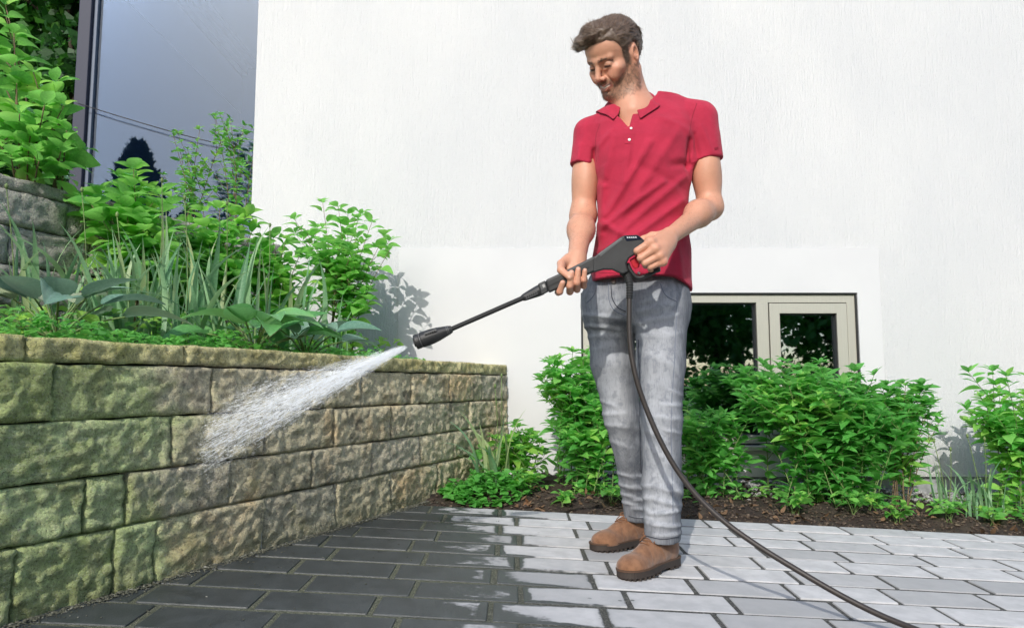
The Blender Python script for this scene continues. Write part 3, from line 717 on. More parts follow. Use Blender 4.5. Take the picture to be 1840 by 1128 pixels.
# ---- skin colour by anatomy, plus painted shade in nostrils, mouth corners and lid creases
def sstep(a, b, x): t = np.clip((x - a)/(b - a), 0, 1); return t*t*(3 - 2*t)
SK = np.array([.60, .305, .195]); SKR = np.array([.60, .26, .18]); 
def paint_skin(V):
    n = fbm(V[:, 0]*40, V[:, 1]*40, V[:, 2]*40, 3, 2)*.5 + .5
    return SK*(.94 + .10*n[:, None]) + (SKR - SK)*(.25*n[:, None]**2)
ch_ = paint_skin(Vh); L = hl(Vh); x, y, z = L[:, 0], L[:, 1], L[:, 2]; ax = np.abs(x)
def blend(c, m, col): return c + (np.array(col) - c)*np.clip(m, 0, 1)[:, None]
face = sstep(1.42, 1.50, Vh[:, 2])
red = np.exp(-((ax - .042)**2 + (z + .02)**2)/.020**2)*(y > .03) + .8*np.exp(-(x**2 + (y - .11)**2 + (z + .026)**2)/.014**2) + .5*(ax > .07)
ch_ = blend(ch_, red*.5, (.60, .245, .165))
nz = fbm(x*420, y*420, z*420, 2, 8)*.5 + .5; nb = fbm(x*60, y*60, z*60, 3, 4)
line = -.020 - .40*np.clip(y - .01, 0, .1) + .006*nb
beard = sstep(.006, -.010, z - line)*sstep(-.022, .004, y + .25*z)*sstep(-.112, -.092, z + .35*np.clip(.05 - y, 0, 1)*0)
side = sstep(.052, .060, ax)*sstep(.010, .018, y)*sstep(.042, .034, y)*sstep(-.03, -.015, z)*sstep(.06, .045, z)
mous = np.exp(-((z + .0425)/.0068)**2)*sstep(.034, .026, ax)*(y > .078)
mouth = sstep(.0305, .025, ax)*np.exp(-((z + .0575 - .14*ax)/.0125)**4)*(y > .07)
beard = np.clip(np.maximum(np.maximum(beard*(1 - mouth), side), mous*(1 - .0*mouth)), 0, 1)
soul = np.exp(-((ax/.018)**4))*sstep(-.082, -.074, z)*sstep(-.064, -.070, z)*(y > .07); beard *= 1 - .55*soul; beard *= 1 - .95*np.exp(-((z + .0578 - .14*ax)/.0085)**4)*sstep(.029, .025, ax)*(y > .07)
ch_ = blend(ch_, beard*(.22 + .45*nz), (.26, .16, .11))
lip = mouth*np.exp(-((z + .0575 - .14*ax)/.0105)**4); ch_ = blend(ch_, lip*.85, (.47, .16, .13))
slit = .9*np.exp(-((z + .0572 - .22*ax)/.0042)**4)*sstep(.024, .020, ax)*(y > .07); ch_ = blend(ch_, slit, (.82, .78, .72))
crn = np.exp(-((ax - .0255)**2 + (z + .052)**2)/.0038**2)*(y > .06); ch_ = blend(ch_, crn*.8, (.16, .06, .045))
brow = np.exp(-((z - (.0255 + .05*(ax - .01) - 1.2*np.clip(ax - .035, 0, 1)))/.0040)**2)*sstep(.007, .013, ax)*sstep(.054, .046, ax)*(y > .045)
ch_ = blend(ch_, brow*(.30 + .45*nz), (.13, .08, .055))
alm = np.clip(1.25 - ((ax - .031)/.0125)**2*1.0 - ((z - .0035 + .06*(ax - .031))/.0036)**2, 0, 1)*(y > .055); ch_ = blend(ch_, np.clip(alm*2.5, 0, 1)*.9, (.045, .028, .02)); ch_ = blend(ch_, .8*np.clip(1 - ((ax - .038)/.003)**2 - ((z - .0028)/.0022)**2, 0, 1)*(y > .055), (.55, .48, .44))
eye = np.exp(-((z - (.0015 - 2.4*np.clip(ax - .031, -1, 1)**2*10*.4))/.0028)**2)*sstep(.016, .019, ax)*sstep(.047, .043, ax)*(y > .055); ch_ = blend(ch_, eye*.8, (.06, .035, .028))
lid = np.exp(-((z - .0125)/.0022)**2)*sstep(.018, .021, ax)*sstep(.045, .041, ax)*(y > .055); ch_ = blend(ch_, lid*.5, (.24, .10, .07))
nos = np.exp(-((ax - .0065)**2 + (y - .104)**2 + (z + .037)**2)/.0042**2); ch_ = blend(ch_, nos*.9, (.10, .035, .025))
for cf, w in ((.054, .0012), (.0595, .0012)): pass
scalp = sstep(.004, -.006, poly_sd(y, z, HP)); ch_ = blend(ch_, scalp, (.10, .07, .055))
def paint_hand(V, nails, knuck):
    c = paint_skin(V)
    for q in knuck: c = blend(c, .45*np.exp(-((V - q)**2).sum(1)/.009**2), (.60, .24, .17))
    for q in nails: c = blend(c, .55*np.exp(-((V - q)**2).sum(1)/.0052**2), (.72, .46, .38))
    return c
ca_ = paint_hand(Va, [], mcp + pip + [ELL]); cr_ = paint_hand(Vr, [f[3] + np.array([0, -.008, .002]) for f in fing] + [thb[3] + np.array([0, -.008, 0])], [f[2] for f in fing])
t = NT('skin'); c = t.attr('Col'); p = t.obj()
t.set(Base_Color=c, Roughness=.48); t.bsdf.inputs['Subsurface Weight'].default_value = .12; t.bsdf.inputs['Subsurface Radius'].default_value = (.012, .005, .003); t.bsdf.inputs['Subsurface Scale'].default_value = .6
mot = t.noise(p, 85., 5., .65); c2 = t.mix(t.math('MULTIPLY', t.mr(mot, .48, .72), .20), c, (.54, .22, .15)); c2 = t.mix(t.math('MULTIPLY', t.mr(t.noise(p, 300., 2.), .62, .72), .25), c2, (.34, .16, .10)); t.set(Base_Color=c2, Roughness=t.mr(mot, .3, .7, .42, .6)); t.bump(t.math('ADD', t.noise(p, 420., 4.), t.math('MULTIPLY', mot, 1.2)), .35, .0018); M_SKIN = t.m
parts = [(Vh, Fh, ch_), (Va, Fa, ca_), (Vr, Fr, cr_), (Vt, Ft, np.tile(SK, (len(Vt), 1)))]
V = np.concatenate([q[0] for q in parts]); off = np.cumsum([0] + [len(q[0]) for q in parts[:-1]]); F = np.concatenate([q[1] + o for q, o in zip(parts, off)]); c = np.concatenate([q[2] for q in parts])
body = pobj('body', V, F, M_SKIN, col=c)

# ---- hair
vv = Vol((.21, 2.22, 1.53), (.53, 2.57, 1.80), .0027); vh0 = vh; vh = vv
E((0, -.016, .043), (.0835, .1035, .0925), 0); E((0, .030, .066), (.066, .058, .052), .02)
vh = vh0
X, Y, Z = vv.grid(); D3 = [(X - HC[0])/HS + 0*Y + 0*Z, (Y - HC[1])/HS + 0*X + 0*Z, (Z - HC[2])/HS + 0*X + 0*Y]
lx, ly, lz = [sum(D3[i]*HR[i, k] for i in range(3)) for k in range(3)]; del D3
vv.D = smax(vv.D, (poly_sd(ly - .006*np.abs(lx)/.07*0, lz, HP)*HS).astype(f4), .010)
vh = vv
for (c0, r0) in (((-.030, .076, .098), (.030, .024, .020)), ((-.052, .064, .092), (.024, .028, .024)), ((.002, .072, .105), (.028, .026, .018)), ((-.012, .045, .124), (.034, .036, .017)), ((-.044, .020, .118), (.030, .040, .018)), ((.026, .035, .108), (.026, .034, .014)), ((-.060, .076, .084), (.016, .015, .014))):
    E(c0, r0, .010)
C((.030, .088, .088), (.036, .0, .126), .0028, .002, .006, True)          # parting
vh = vh0
comb = lx*1.0 + .25*ly
vv.D = vv.D + (.0011*np.sin(240*(lx*.75 + .25*lz + .10*vnoise(lx*60, ly*60, lz*60, 3)*.25) + 1.5*vnoise(lx*35, ly*25, lz*35, 5)) + .0010*vnoise(lx*150, ly*60, lz*150, 9)).astype(f4)
Vk, Fk = vv.mesh(); Vk = relax(Vk, Fk, 1, .3); Nk = vnorm(Vk, Fk); Lk = hl(Vk)
del lx, ly, lz, comb
t = NT('hair'); hc = t.attr('Col'); t.set(Base_Color=hc, Roughness=.45); M_HAIR = t.m
def hair_col(L, r): 
    g = sstep(.02, -.06, L[:, 0])*.55 + .25*sstep(.04, -.0, L[:, 2]) + r*.5
    base = np.array([.125, .080, .052]); grey = np.array([.43, .365, .31]); return base + (grey - base)*np.clip(g - .32, 0, .75)[:, None]
rr_ = fbm(Lk[:, 0]*220, Lk[:, 1]*60, Lk[:, 2]*220, 2, 6)*.5 + .5
hair = pobj('hair', Vk, Fk, M_HAIR, col=hair_col(Lk, rr_)*.75)
def strands(roots, nrm, dirs, length, rad, curl, seg=4):
    n = len(roots); V = []; tt = np.linspace(0, 1, seg + 1); side = np.cross(nrm, dirs); side /= np.linalg.norm(side, axis=1)[:, None] + 1e-9
    ph = RNG.uniform(0, 6.28, n); out = np.zeros((n, seg+1, 3, 3))
    for k, u in enumerate(tt):
        cpt = roots + dirs*(length*u)[:, None] + nrm*((curl[:, 0]*u - curl[:, 1]*u*u)*length)[:, None] + side*((np.sin(ph + 3*u) - np.sin(ph))*curl[:, 2]*length)[:, None]
        rk = (rad*(1 - .75*u))[:, None]
        for j in range(3):
            a = 2*math.pi*j/3; out[:, k, j] = cpt + side*rk*math.cos(a) + nrm*rk*math.sin(a)
    V = out.reshape(-1, 3); b = (np.arange(n)*(seg+1)*3)[:, None, None]; q = []
    for k in range(seg):
        for j in range(3): q.append((k*3+j, k*3+(j+1) % 3, (k+1)*3+(j+1) % 3, (k+1)*3+j))
    F = (b + np.array(q)[None]).reshape(-1, 4); return V, F, (seg+1)*3
def comb_dir(L, N):
    d = np.zeros_like(L); x, y, z = L.T
    top = sstep(.07, .10, z)[:, None]; d_side = np.stack([0*x, -1 + 0*x, -.45 - 2.5*np.clip(-.02 - y, 0, .1)*4], 1); d_top = np.stack([-.55 + 0*x, -.75 + 0*x, 0*x + .15], 1)
    front = (sstep(.05, .075, y)*sstep(.05, .08, z))[:, None]; d_fr = np.stack([-1 + 0*x, -.1 + 0*x, .05*np.sin(70*x)], 1)
    d = d_side*(1 - top) + d_top*top; d = d*(1 - front) + d_fr*front
    return d
ids = RNG.choice(len(Vk), 14000); nl = Nk[ids]; dl = comb_dir(Lk[ids], None) + RNG.normal(0, .13, (14000, 3)); dw = dl @ HR.T; dw -= nl*(dw*nl).sum(1)[:, None]; dw /= np.linalg.norm(dw, axis=1)[:, None] + 1e-9
ln = RNG.uniform(.018, .042, 14000)*(.55 + .45*sstep(.02, .08, Lk[ids][:, 2])); cu = np.stack([RNG.uniform(.04, .17, 14000), RNG.uniform(.25, .5, 14000), RNG.uniform(.01, .06, 14000)], 1)
Vs, Fs, nv = strands(Vk[ids] - nl*.001, nl, dw, ln, RNG.uniform(.0006, .0011, 14000), cu)
cs = np.repeat(hair_col(Lk[ids], RNG.uniform(0, 1, 14000)), nv, 0)*RNG.uniform(.7, 1.5, (14000, 1)).repeat(nv, 0)
tag(pobj('hair_strands', Vs, Fs, M_HAIR, parent=hair, col=cs), kind='stuff')
# beard and brows: short hairs
Nh = vnorm(Vh, Fh); pr = np.clip(beard*1.0, 0, 1)*(Vh[:, 2] > 1.42) + 1e-9; pr /= pr.sum(); nb_ = 3000
ids = RNG.choice(len(Vh), nb_, p=pr); nl = Nh[ids]; dl = np.tile([0, .15, -1.], (nb_, 1)) + RNG.normal(0, .35, (nb_, 3)); dw = dl @ HR.T; dw = dw - nl*(dw*nl).sum(1)[:, None]; dw /= np.linalg.norm(dw, axis=1)[:, None]
cu = np.stack([RNG.uniform(.3, .9, nb_), RNG.uniform(.0, .5, nb_), RNG.uniform(0, .1, nb_)], 1)
Vs, Fs, nv = strands(Vh[ids] + RNG.normal(0, .0012, (nb_, 3)), nl, dw, RNG.uniform(.004, .0085, nb_), np.full(nb_, .00042), cu, 2)
cs = np.repeat(np.array([.14, .088, .058])*RNG.uniform(.5, 2.2, (nb_, 1)) + RNG.uniform(0, .05, (nb_, 1)), nv, 0); tag(pobj('beard', Vs, Fs, M_HAIR, col=cs), kind='stuff')
pr = brow*(Vh[:, 2] > 1.42); pr /= pr.sum(); NB2 = 190; ids = RNG.choice(len(Vh), NB2, p=pr); nl = Nh[ids]; dl = np.stack([np.sign(L[ids][:, 0]), np.full(NB2, -.4), np.full(NB2, .25)], 1) + RNG.normal(0, .1, (NB2, 3)); dw = dl @ HR.T; dw -= nl*(dw*nl).sum(1)[:, None]; dw /= np.linalg.norm(dw, axis=1)[:, None]
Vs, Fs, nv = strands(Vh[ids], nl, dw, RNG.uniform(.004, .0062, NB2), np.full(NB2, .0004), np.tile([.3, .3, .05], (NB2, 1)), 2); tag(pobj('eyebrow_hairs', Vs, Fs, M_HAIR, col=np.tile([.08, .052, .038], (len(Vs), 1))), kind='stuff')

# fine hairs on the forearms
AV, AF = [], []; nv0 = 0
for Vx, Fx, e, w_ in ((Va, Fa, ELL, WRL), (Vr, Fr, ELR, WRR)):
    tt_ = ((Vx - e) @ (w_ - e))/((w_ - e) @ (w_ - e)); dd_ = np.linalg.norm(Vx - e - tt_[:, None]*(w_ - e), axis=1); ok = np.where((tt_ > .0) & (tt_ < .9) & (dd_ < .07))[0]; Nx = vnorm(Vx, Fx); ids = RNG.choice(ok, 900); nl = Nx[ids]; dw = np.tile((w_ - e)/np.linalg.norm(w_ - e), (900, 1)) + RNG.normal(0, .5, (900, 3)); dw -= nl*(dw*nl).sum(1)[:, None]; dw /= np.linalg.norm(dw, axis=1)[:, None]
    vs2, fs2, nv = strands(Vx[ids], nl, dw, RNG.uniform(.006, .012, 900), np.full(900, .00016), np.tile([.4, .3, .1], (900, 1)), 2); AV.append(vs2); AF.append(fs2 + nv0); nv0 += len(vs2)
AV = np.concatenate(AV); tag(pobj('arm_hairs', AV, np.concatenate(AF), M_HAIR, col=np.tile([.12, .07, .045], (len(AV), 1))), kind='stuff')
# ---- polo shirt
FOLD_Y = 2.36
def folds(vol, fl, yfront):
    X, Y, Z = vol.grid(); acc = np.zeros((vol.n[0], 1, vol.n[2]), f4); X2, Z2 = X[:, :, 0][:, :, None], Z
    for (x0, y0, x1, y1, w, a) in fl:
        A = P(x0, y0, yfront); B = P(x1, y1, yfront); w = w/540.; ex, ez = B[0]-A[0], B[2]-A[2]; L2 = ex*ex + ez*ez
        t_ = ((X - A[0])*ex + (Z - A[2])*ez)/L2; tc = np.clip(t_, 0, 1); dd = np.hypot(X - A[0] - tc*ex, Z - A[2] - tc*ez)
        acc = acc + a*np.exp(-(dd/w)**2)*(.35 + .65*np.sin(np.pi*np.clip(.15 + .7*tc, 0, 1)))
    return acc
vs_ = Vol((.14, 2.26, .83), (.78, 2.64, 1.53), .0040)
sec = [(530, 1056, 1242, 2.455, .134), (505, 1058, 1240, 2.455, .131), (450, 1067, 1240, 2.455, .122), (400, 1076, 1233, 2.45, .112), (350, 1073, 1236, 2.448, .117), (300, 1066, 1243, 2.448, .123), (262, 1060, 1250, 2.45, .123), (232, 1062, 1258, 2.455, .112), (210, 1076, 1248, 2.46, .092), (192, 1094, 1222, 2.465, .076), (180, 1102, 1206, 2.47, .066), (150, 1110, 1190, 2.475, .05)]
zz = np.array([P(1150, s[0], s[3])[2] for s in sec]); o_ = np.argsort(zz)
xl = np.array([P(s[1], s[0], s[3])[0] for s in sec]); xr = np.array([P(s[2], s[0], s[3])[0] for s in sec]); yc = np.array([s[3] for s in sec]); hd = np.array([s[4] for s in sec])
ip = lambda q: np.interp(vs_.ax[2], zz[o_], q[o_]).astype(f4)[None, None, :]
X, Y, Z = vs_.grid(); cxx, aa, cyy, bb = ip((xl+xr)/2), ip((xr-xl)/2), ip(yc), ip(hd)
nn = 2.35; q = (np.abs((X - cxx)/aa)**nn + np.abs((Y - cyy)/bb)**nn)**(1/nn); vs_.D = ((q - 1)*np.minimum(aa, bb)).astype(f4)
vs_.cone(P(1200, 186, 2.465), P(1252, 214, 2.45), .040, .056, .035); vs_.cone(P(1104, 214, 2.47), P(1062, 244, 2.47), .040, .050, .035)
hemL = P(1269, 292, 2.425); dL = hemL - P(1258, 215, 2.44); dL /= np.linalg.norm(dL); nL = dL + np.array([.10, 0, .0]); nL /= np.linalg.norm(nL)
vs_.cone(P(1258, 215, 2.44), hemL + dL*.05, .060, .0565, .03, cut=(hemL, nL))
hemR = P(1048, 301, 2.455); dR = hemR - P(1058, 240, 2.47); dR /= np.linalg.norm(dR); nR = dR + np.array([-.10, 0, -.10]); nR /= np.linalg.norm(nR)
vs_.cone(P(1060, 240, 2.47), hemR + dR*.05, .054, .0475, .025, cut=(hemR, nR))
vs_.cone(P(1080, 285, 2.42), P(1083, 325, 2.41), .022, .014, .02); vs_.cone(P(1232, 288, 2.40), P(1230, 325, 2.40), .022, .014, .02)
FS = [(1128, 268, 1118, 330, 5.25, 0.0044), (1165, 262, 1090, 385, 6.75, 0.00605), (1215, 240, 1110, 400, 8.25, 0.0044), (1190, 330, 1085, 405, 6.0, 0.0066), (1232, 318, 1120, 412, 6.75, 0.00605), (1228, 360, 1140, 425, 6.75, 0.0066), (1232, 395, 1180, 425, 6.0, 0.0055), (1085, 300, 1082, 420, 6.0, 0.0044), (1078, 395, 1125, 430, 6.0, 0.0055), (1070, 450, 1110, 440, 6.0, 0.0033), (1215, 440, 1225, 505, 6.75, 0.0044), (1205, 300, 1240, 292, 6.75, -0.0055), (1085, 325, 1066, 300, 6.0, -0.0055), (1240, 250, 1236, 300, 4.5, -0.0088), (1071, 262, 1068, 310, 4.5, -0.0088), (1100, 250, 1085, 330, 7.5, 0.0033), (1160, 460, 1160, 505, 7.5, 0.0033), (1185, 215, 1235, 235, 6.75, 0.0033), (1100, 235, 1075, 262, 5.25, 0.0033), (1140, 300, 1230, 340, 6.75, -0.0022), (1110, 420, 1075, 470, 6.75, 0.0044), (1262, 225, 1280, 270, 5.25, 0.0033), (1045, 250, 1040, 290, 4.5, 0.0033), (1250, 240, 1258, 280, 3.75, -0.0033)]
ac = 1.7*folds(vs_, FS, FOLD_Y); vs_.D = vs_.D - (ac*np.clip((cyy + .02 - Y)/.05, 0, 1)).astype(f4)
vs_.D += (.0016*fbm(X*18 + 0*Z, Y*18 + 0*Z, Z*14 + 0*X, 2, 12)).astype(f4)
hz = P(1148, 501, 2.36)[2] + .010*np.sin((X - .25)*9) - .03*np.clip((X - .53)/.08, 0, 1); vs_.D = smax(vs_.D, (hz - Z + 0*Y).astype(f4), .002)
X, Y, Z = vs_.grid()
for hm, nm_, sg, x0 in ((hemL, nL, 1, float(P(1247, 300, 2.43)[0])), (hemR, nR, -1, float(P(1063, 300, 2.43)[0]))):
    vs_.D = np.maximum(vs_.D, np.minimum((X - hm[0])*nm_[0] + (Y - hm[1])*nm_[1] + (Z - hm[2])*nm_[2], sg*(X - x0) + 0*Y + 0*Z).astype(f4))
# neck opening and V
vs_.cone(NB + np.array([.0, .012, .0]), NB + np.array([-.03, .01, .09]), .066, .115, .008, sub=True); X, Y, Z = vs_.grid(); vs_.D = smax(vs_.D, (Z - P(1150, 170, 2.45)[2] + 0*X + 0*Y).astype(f4), .004)
V0 = P(1131, 224, 2.33); V1 = P(1122, 192, 2.36)
for k in range(7):
    u = k/6; q = V0 + (V1 - V0)*u; vs_.cone(q + np.array([0, -.05, 0]), q + np.array([0, .055, -.0]), .004 + .028*u, .004 + .028*u, .003, sub=True)
Vs_, Fs_ = vs_.mesh(); Vs_ = relax(Vs_, Fs_, 1, .4)
t = NT('red_pique_cotton'); p = t.obj(); n = t.noise(p, 900., 2.); w = t.voro(t.map(p, (1, 1, .7)), 620.); b = t.noise(p, 14., 4.)
t.set(Base_Color=t.mix(t.mr(b, .3, .7), (.37, .010, .040), (.45, .014, .050)), Roughness=.85); t.bsdf.inputs['Sheen Weight'].default_value = .15; t.bsdf.inputs['Sheen Tint'].default_value = (1, .5, .55, 1)
t.bump(t.math('ADD', n, t.math('ADD', w, t.math('MULTIPLY', t.noise(p, 55., 5., .6), 3.2))), .5, .0018); M_RED = t.m
shirt = pobj('polo_shirt', Vs_, Fs_, M_RED); SB = bvh_of(Vs_, Fs_)
def surf_tube(bvh, pts, r, name, mat, parent, out=.001, n=6, dens=8):
    q = []
    for c in catmull([(a, b, 0) for a, b in pts], dens):
        h_, _ = hit(bvh, c[0], c[1], out)
        if h_ is not None: q.append(h_ - POFF)
    if len(q) < 2: return None
    return MB().tube(q, r, n).build(name, mat, parent, smooth=True)
def surf_strip(bvh, ptsL, ptsR, thick, name, mat, parent, dens=10, cols=3):
    L_ = catmull([(a, b, 0) for a, b in ptsL], dens); R_ = catmull([(a, b, 0) for a, b in ptsR], dens); V = []; ok = []
    for a, b in zip(L_, R_):
        for k in range(cols + 1):
            u = k/cols; h_, n_ = hit(bvh, a[0]*(1-u) + b[0]*u, a[1]*(1-u) + b[1]*u, thick if 0 < k < cols else thick*.2)
            if h_ is None: h_ = V[-1] + POFF if V else P(a[0], a[1], 2.35)
            V.append(h_ - POFF)
    m = len(L_); w = cols + 1; F = [(j*w+k, j*w+k+1, (j+1)*w+k+1, (j+1)*w+k) for j in range(m-1) for k in range(cols)]
    return MB().add(V, F).build(name, mat, parent, smooth=True)
surf_strip(SB, [(1122, 224), (1121, 240), (1121, 258)], [(1143, 218), (1141, 240), (1139, 260)], .0022, 'placket', M_RED, shirt)
M_BUTTON = simple('pearl_button', (.75, .72, .68), .25); M_DKRED = simple('dark_red_thread', (.22, .004, .02), .8)
for (x, y) in ((1134, 232), (1131, 252)):
    h_, n_ = hit(SB, x, y, .0035); q = h_ - POFF; n_ = np.array(n_); MB().tube([q, q + n_*.0008, q + n_*.0022], [.0048, .0048, .0040], 14).build('button', M_BUTTON, shirt)
surf_tube(SB, [(1252, 186), (1243, 215), (1238, 255), (1240, 292)], .0013, 'armhole_seam', M_DKRED, shirt, -.0004)
surf_tube(SB, [(1078, 222), (1071, 245), (1070, 270), (1072, 292)], .0012, 'armhole_seam', M_DKRED, shirt, -.0004)
surf_strip(SB, [(1242, 288), (1270, 281), (1296, 273)], [(1242, 296), (1270, 289), (1297, 281)], .0022, 'sleeve_cuff', M_RED, shirt)
surf_strip(SB, [(1029, 294), (1046, 290), (1062, 285)], [(1030, 303), (1046, 299), (1063, 293)], .0022, 'sleeve_cuff', M_RED, shirt)
surf_tube(SB, [(1066, 489), (1110, 491), (1160, 493), (1232, 496)], .0009, 'hem_stitch', M_DKRED, shirt, 0.)
surf_strip(SB, [(1283, 266), (1290, 264)], [(1284, 271), (1291, 269)], .0012, 'sleeve_emblem', M_DKRED, shirt, 3, 2)
# collar: stand and folded flaps
def push(p_, gap):
    for _ in range(6):
        g = (p_ - vs_.lo)/vs_.res; i = np.clip(np.round(g).astype(int), 1, vs_.n - 2); D = vs_.D
        gr = np.array([D[i[0]+1, i[1], i[2]] - D[i[0]-1, i[1], i[2]], D[i[0], i[1]+1, i[2]] - D[i[0], i[1]-1, i[2]], D[i[0], i[1], i[2]+1] - D[i[0], i[1], i[2]-1]], float)/(2*vs_.res)
        d_ = D[tuple(i)] + float(gr @ ((g - i)*vs_.res)); gn = np.linalg.norm(gr)
        if d_ >= gap or gn < 1e-3: break
        p_ = p_ + gr/gn*min(.006, (gap - d_))
    return p_
def collar():
    c0 = NB + np.array([-.020, .010, .080]); fw = np.array([-math.sin(.30), -math.cos(.30), 0]); lf = np.array([-fw[1], fw[0], 0]); lf = np.array([math.cos(.30), -math.sin(.30), 0]); V = []; n = 40; rows = 9
    for i in range(n + 1):
        a = math.radians(13 + (347 - 13)*i/n); fr = abs(180 - math.degrees(a))/180; ca, sa = math.cos(a), math.sin(a)
        rad = fw*ca*.077 + lf*sa*.068; rd = rad/np.linalg.norm(rad)
        tilt_ = -.052*ca - .006; base = c0 + rad + np.array([0, 0, tilt_ - .024]); topz = c0 + rad*.96 + np.array([0, 0, tilt_ + .012])
        point = max(0, (fr - .72)/.28)**1.5
        drop = .062 + .030*point; outw = .042 + .004*math.sin(3*a) - .006*point
        if fr > .9: outw -= .0
        edge = c0 + rad + rd*outw + np.array([0, 0, tilt_ + .012 - drop]) + (lf*(1 if sa > 0 else -1))*(.030*point)
        for k in range(rows):
            u = k/(rows - 1)
            if u < .25: p_ = base + (topz - base)*(u/.25)
            else:
                w = (u - .25)/.75; p_ = topz + (edge - topz)*w + rd*(.010*math.sin(math.pi*min(1, w*1.0))*(1 - w)) + np.array([0, 0, .008*math.sin(math.pi*w)*(1 - w)])
            if u >= .25: p_ = push(p_, .0035 + .004*math.sin(math.pi*min(1, (u - .25)/.75)) + .0035*(u > .9))
            V.append(p_ - POFF)
    F = [(i*rows+k, i*rows+k+1, (i+1)*rows+k+1, (i+1)*rows+k) for i in range(n) for k in range(rows-1)]
    o = MB().add(V, F).build('collar', M_RED, shirt, smooth=True); m = o.modifiers.new('s', 'SOLIDIFY'); m.thickness = .0028; m.offset = 0; ss = o.modifiers.new('u', 'SUBSURF'); ss.levels = 1; ss.render_levels = 1
collar()

# ---- jeans
vj = Vol((.17, 2.20, -.02), (.66, 2.74, .97), .0042)
HIPL, HIPR = P(1188, 552, 2.425), P(1094, 548, 2.51); KL, KR = P(1188, 752, 2.345), P(1119, 748, 2.535); AL, AR = P(1190, 962, 2.345), P(1148, 925, 2.645)
psec = [(470, 1074, 1226, 2.46, .092), (500, 1060, 1230, 2.46, .098), (530, 1050, 1233, 2.462, .106), (560, 1052, 1230, 2.465, .106), (590, 1060, 1222, 2.465, .09)]
zz = np.array([P(1150, s[0], s[3])[2] for s in psec]); o_ = np.argsort(zz); xl = np.array([P(s[1], s[0], s[3])[0] for s in psec]); xr = np.array([P(s[2], s[0], s[3])[0] for s in psec]); yc = np.array([s[3] for s in psec]); hd = np.array([s[4] for s in psec])
ip = lambda q: np.interp(vj.ax[2], zz[o_], q[o_]).astype(f4)[None, None, :]
X, Y, Z = vj.grid(); cxx, aa, cyy, bb = ip((xl+xr)/2), ip((xr-xl)/2), ip(yc), ip(hd); q = (np.abs((X - cxx)/aa)**2.2 + np.abs((Y - cyy + .14*(X - cxx))/bb)**2.2)**(1/2.2)
d = (q - 1)*np.minimum(aa, bb); d = smax(d, P(1140, 582, 2.46)[2] - Z, .03); d = np.maximum(d, Z - P(1140, 485, 2.46)[2]); vj.D = d.astype(f4)
ML, MR = P(1187, 655, 2.375), P(1102, 650, 2.525)
vj.cone(HIPL, ML, .088, .0775, .045); vj.cone(ML, KL, .0775, .064, .02); vj.cone(KL, P(1190, 870, 2.36), .064, .060, .02); vj.cone(P(1190, 870, 2.36), AL + np.array([0, 0, -.03]), .060, .0555, .02, cut=(AL + np.array([0, 0, -.012]), np.array([.03, .12, -1.])))
vj.cone(HIPR, MR, .084, .076, .045); vj.cone(MR, KR, .076, .062, .02); vj.cone(KR, P(1142, 862, 2.62), .062, .054, .02); vj.cone(P(1142, 862, 2.62), AR + np.array([0, 0, -.03]), .054, .050, .02, cut=(AR + np.array([0, 0, -.012]), np.array([.03, .12, -1.])))
FJ = [(1055, 560, 1115, 572, 3.5999999999999996, 0.00425), (1052, 580, 1120, 590, 3.5999999999999996, 0.00467), (1056, 600, 1118, 602, 4.32, 0.00425), (1060, 625, 1112, 618, 4.32, 0.00186), (1145, 560, 1205, 548, 4.32, 0.0034), (1142, 582, 1215, 566, 4.32, 0.00382), (1145, 605, 1225, 600, 5.04, 0.00217), (1150, 545, 1180, 535, 3.5999999999999996, 0.00255), (1150, 630, 1205, 660, 6.4799999999999995, 0.00186), (1195, 700, 1226, 712, 3.5999999999999996, 0.00372), (1180, 725, 1228, 728, 3.5999999999999996, 0.00434), (1160, 745, 1222, 752, 4.32, 0.00372), (1185, 770, 1226, 778, 3.5999999999999996, 0.00372), (1156, 772, 1190, 790, 4.32, 0.0031), (1160, 800, 1195, 830, 5.76, 0.00248), (1085, 720, 1120, 735, 3.5999999999999996, 0.00372), (1088, 748, 1130, 745, 3.5999999999999996, 0.00434), (1095, 768, 1140, 772, 4.32, 0.00372), (1108, 800, 1145, 812, 4.32, 0.00248), (1160, 868, 1222, 880, 4.32, 0.0051), (1158, 890, 1225, 905, 4.32, 0.0068), (1160, 918, 1218, 912, 3.5999999999999996, 0.00765), (1158, 935, 1226, 940, 3.5999999999999996, 0.00765), (1170, 955, 1226, 952, 3.5999999999999996, 0.0051), (1200, 860, 1226, 890, 4.32, 0.0051), (1120, 865, 1158, 872, 3.5999999999999996, 0.0051), (1125, 888, 1160, 895, 3.5999999999999996, 0.00595), (1128, 908, 1160, 912, 3.5999999999999996, 0.00595), (1132, 925, 1165, 928, 3.2, 0.0051), (1198, 640, 1222, 690, 7.199999999999999, 0.00186), (1070, 660, 1090, 700, 6.4799999999999995, 0.00186), (1178, 820, 1190, 868, 6.4799999999999995, 0.00186)]
ac = folds(vj, FJ, 2.36); cy_ = np.interp(vj.ax[2], [0, .4, .9], [2.48, 2.45, 2.46]).astype(f4)[None, None, :]
vj.D = vj.D - ac + (0.0014*fbm(X*16 + 0*Z, Y*16 + 0*Z, Z*22 + 0*X, 3, 31)).astype(f4)
Vj, Fj = vj.mesh(); Vj = relax(Vj, Fj, 1, .35); Nj = vnorm(Vj, Fj)
def px_of(V):
    d = V - np.array([0, 0, CAMH]); c, s = math.cos(TH), math.sin(TH); zc = d[:, 1]*c + d[:, 2]*s; yc = -d[:, 1]*s + d[:, 2]*c
    return CX + FPX*d[:, 0]/zc, CY - FPX*yc/zc
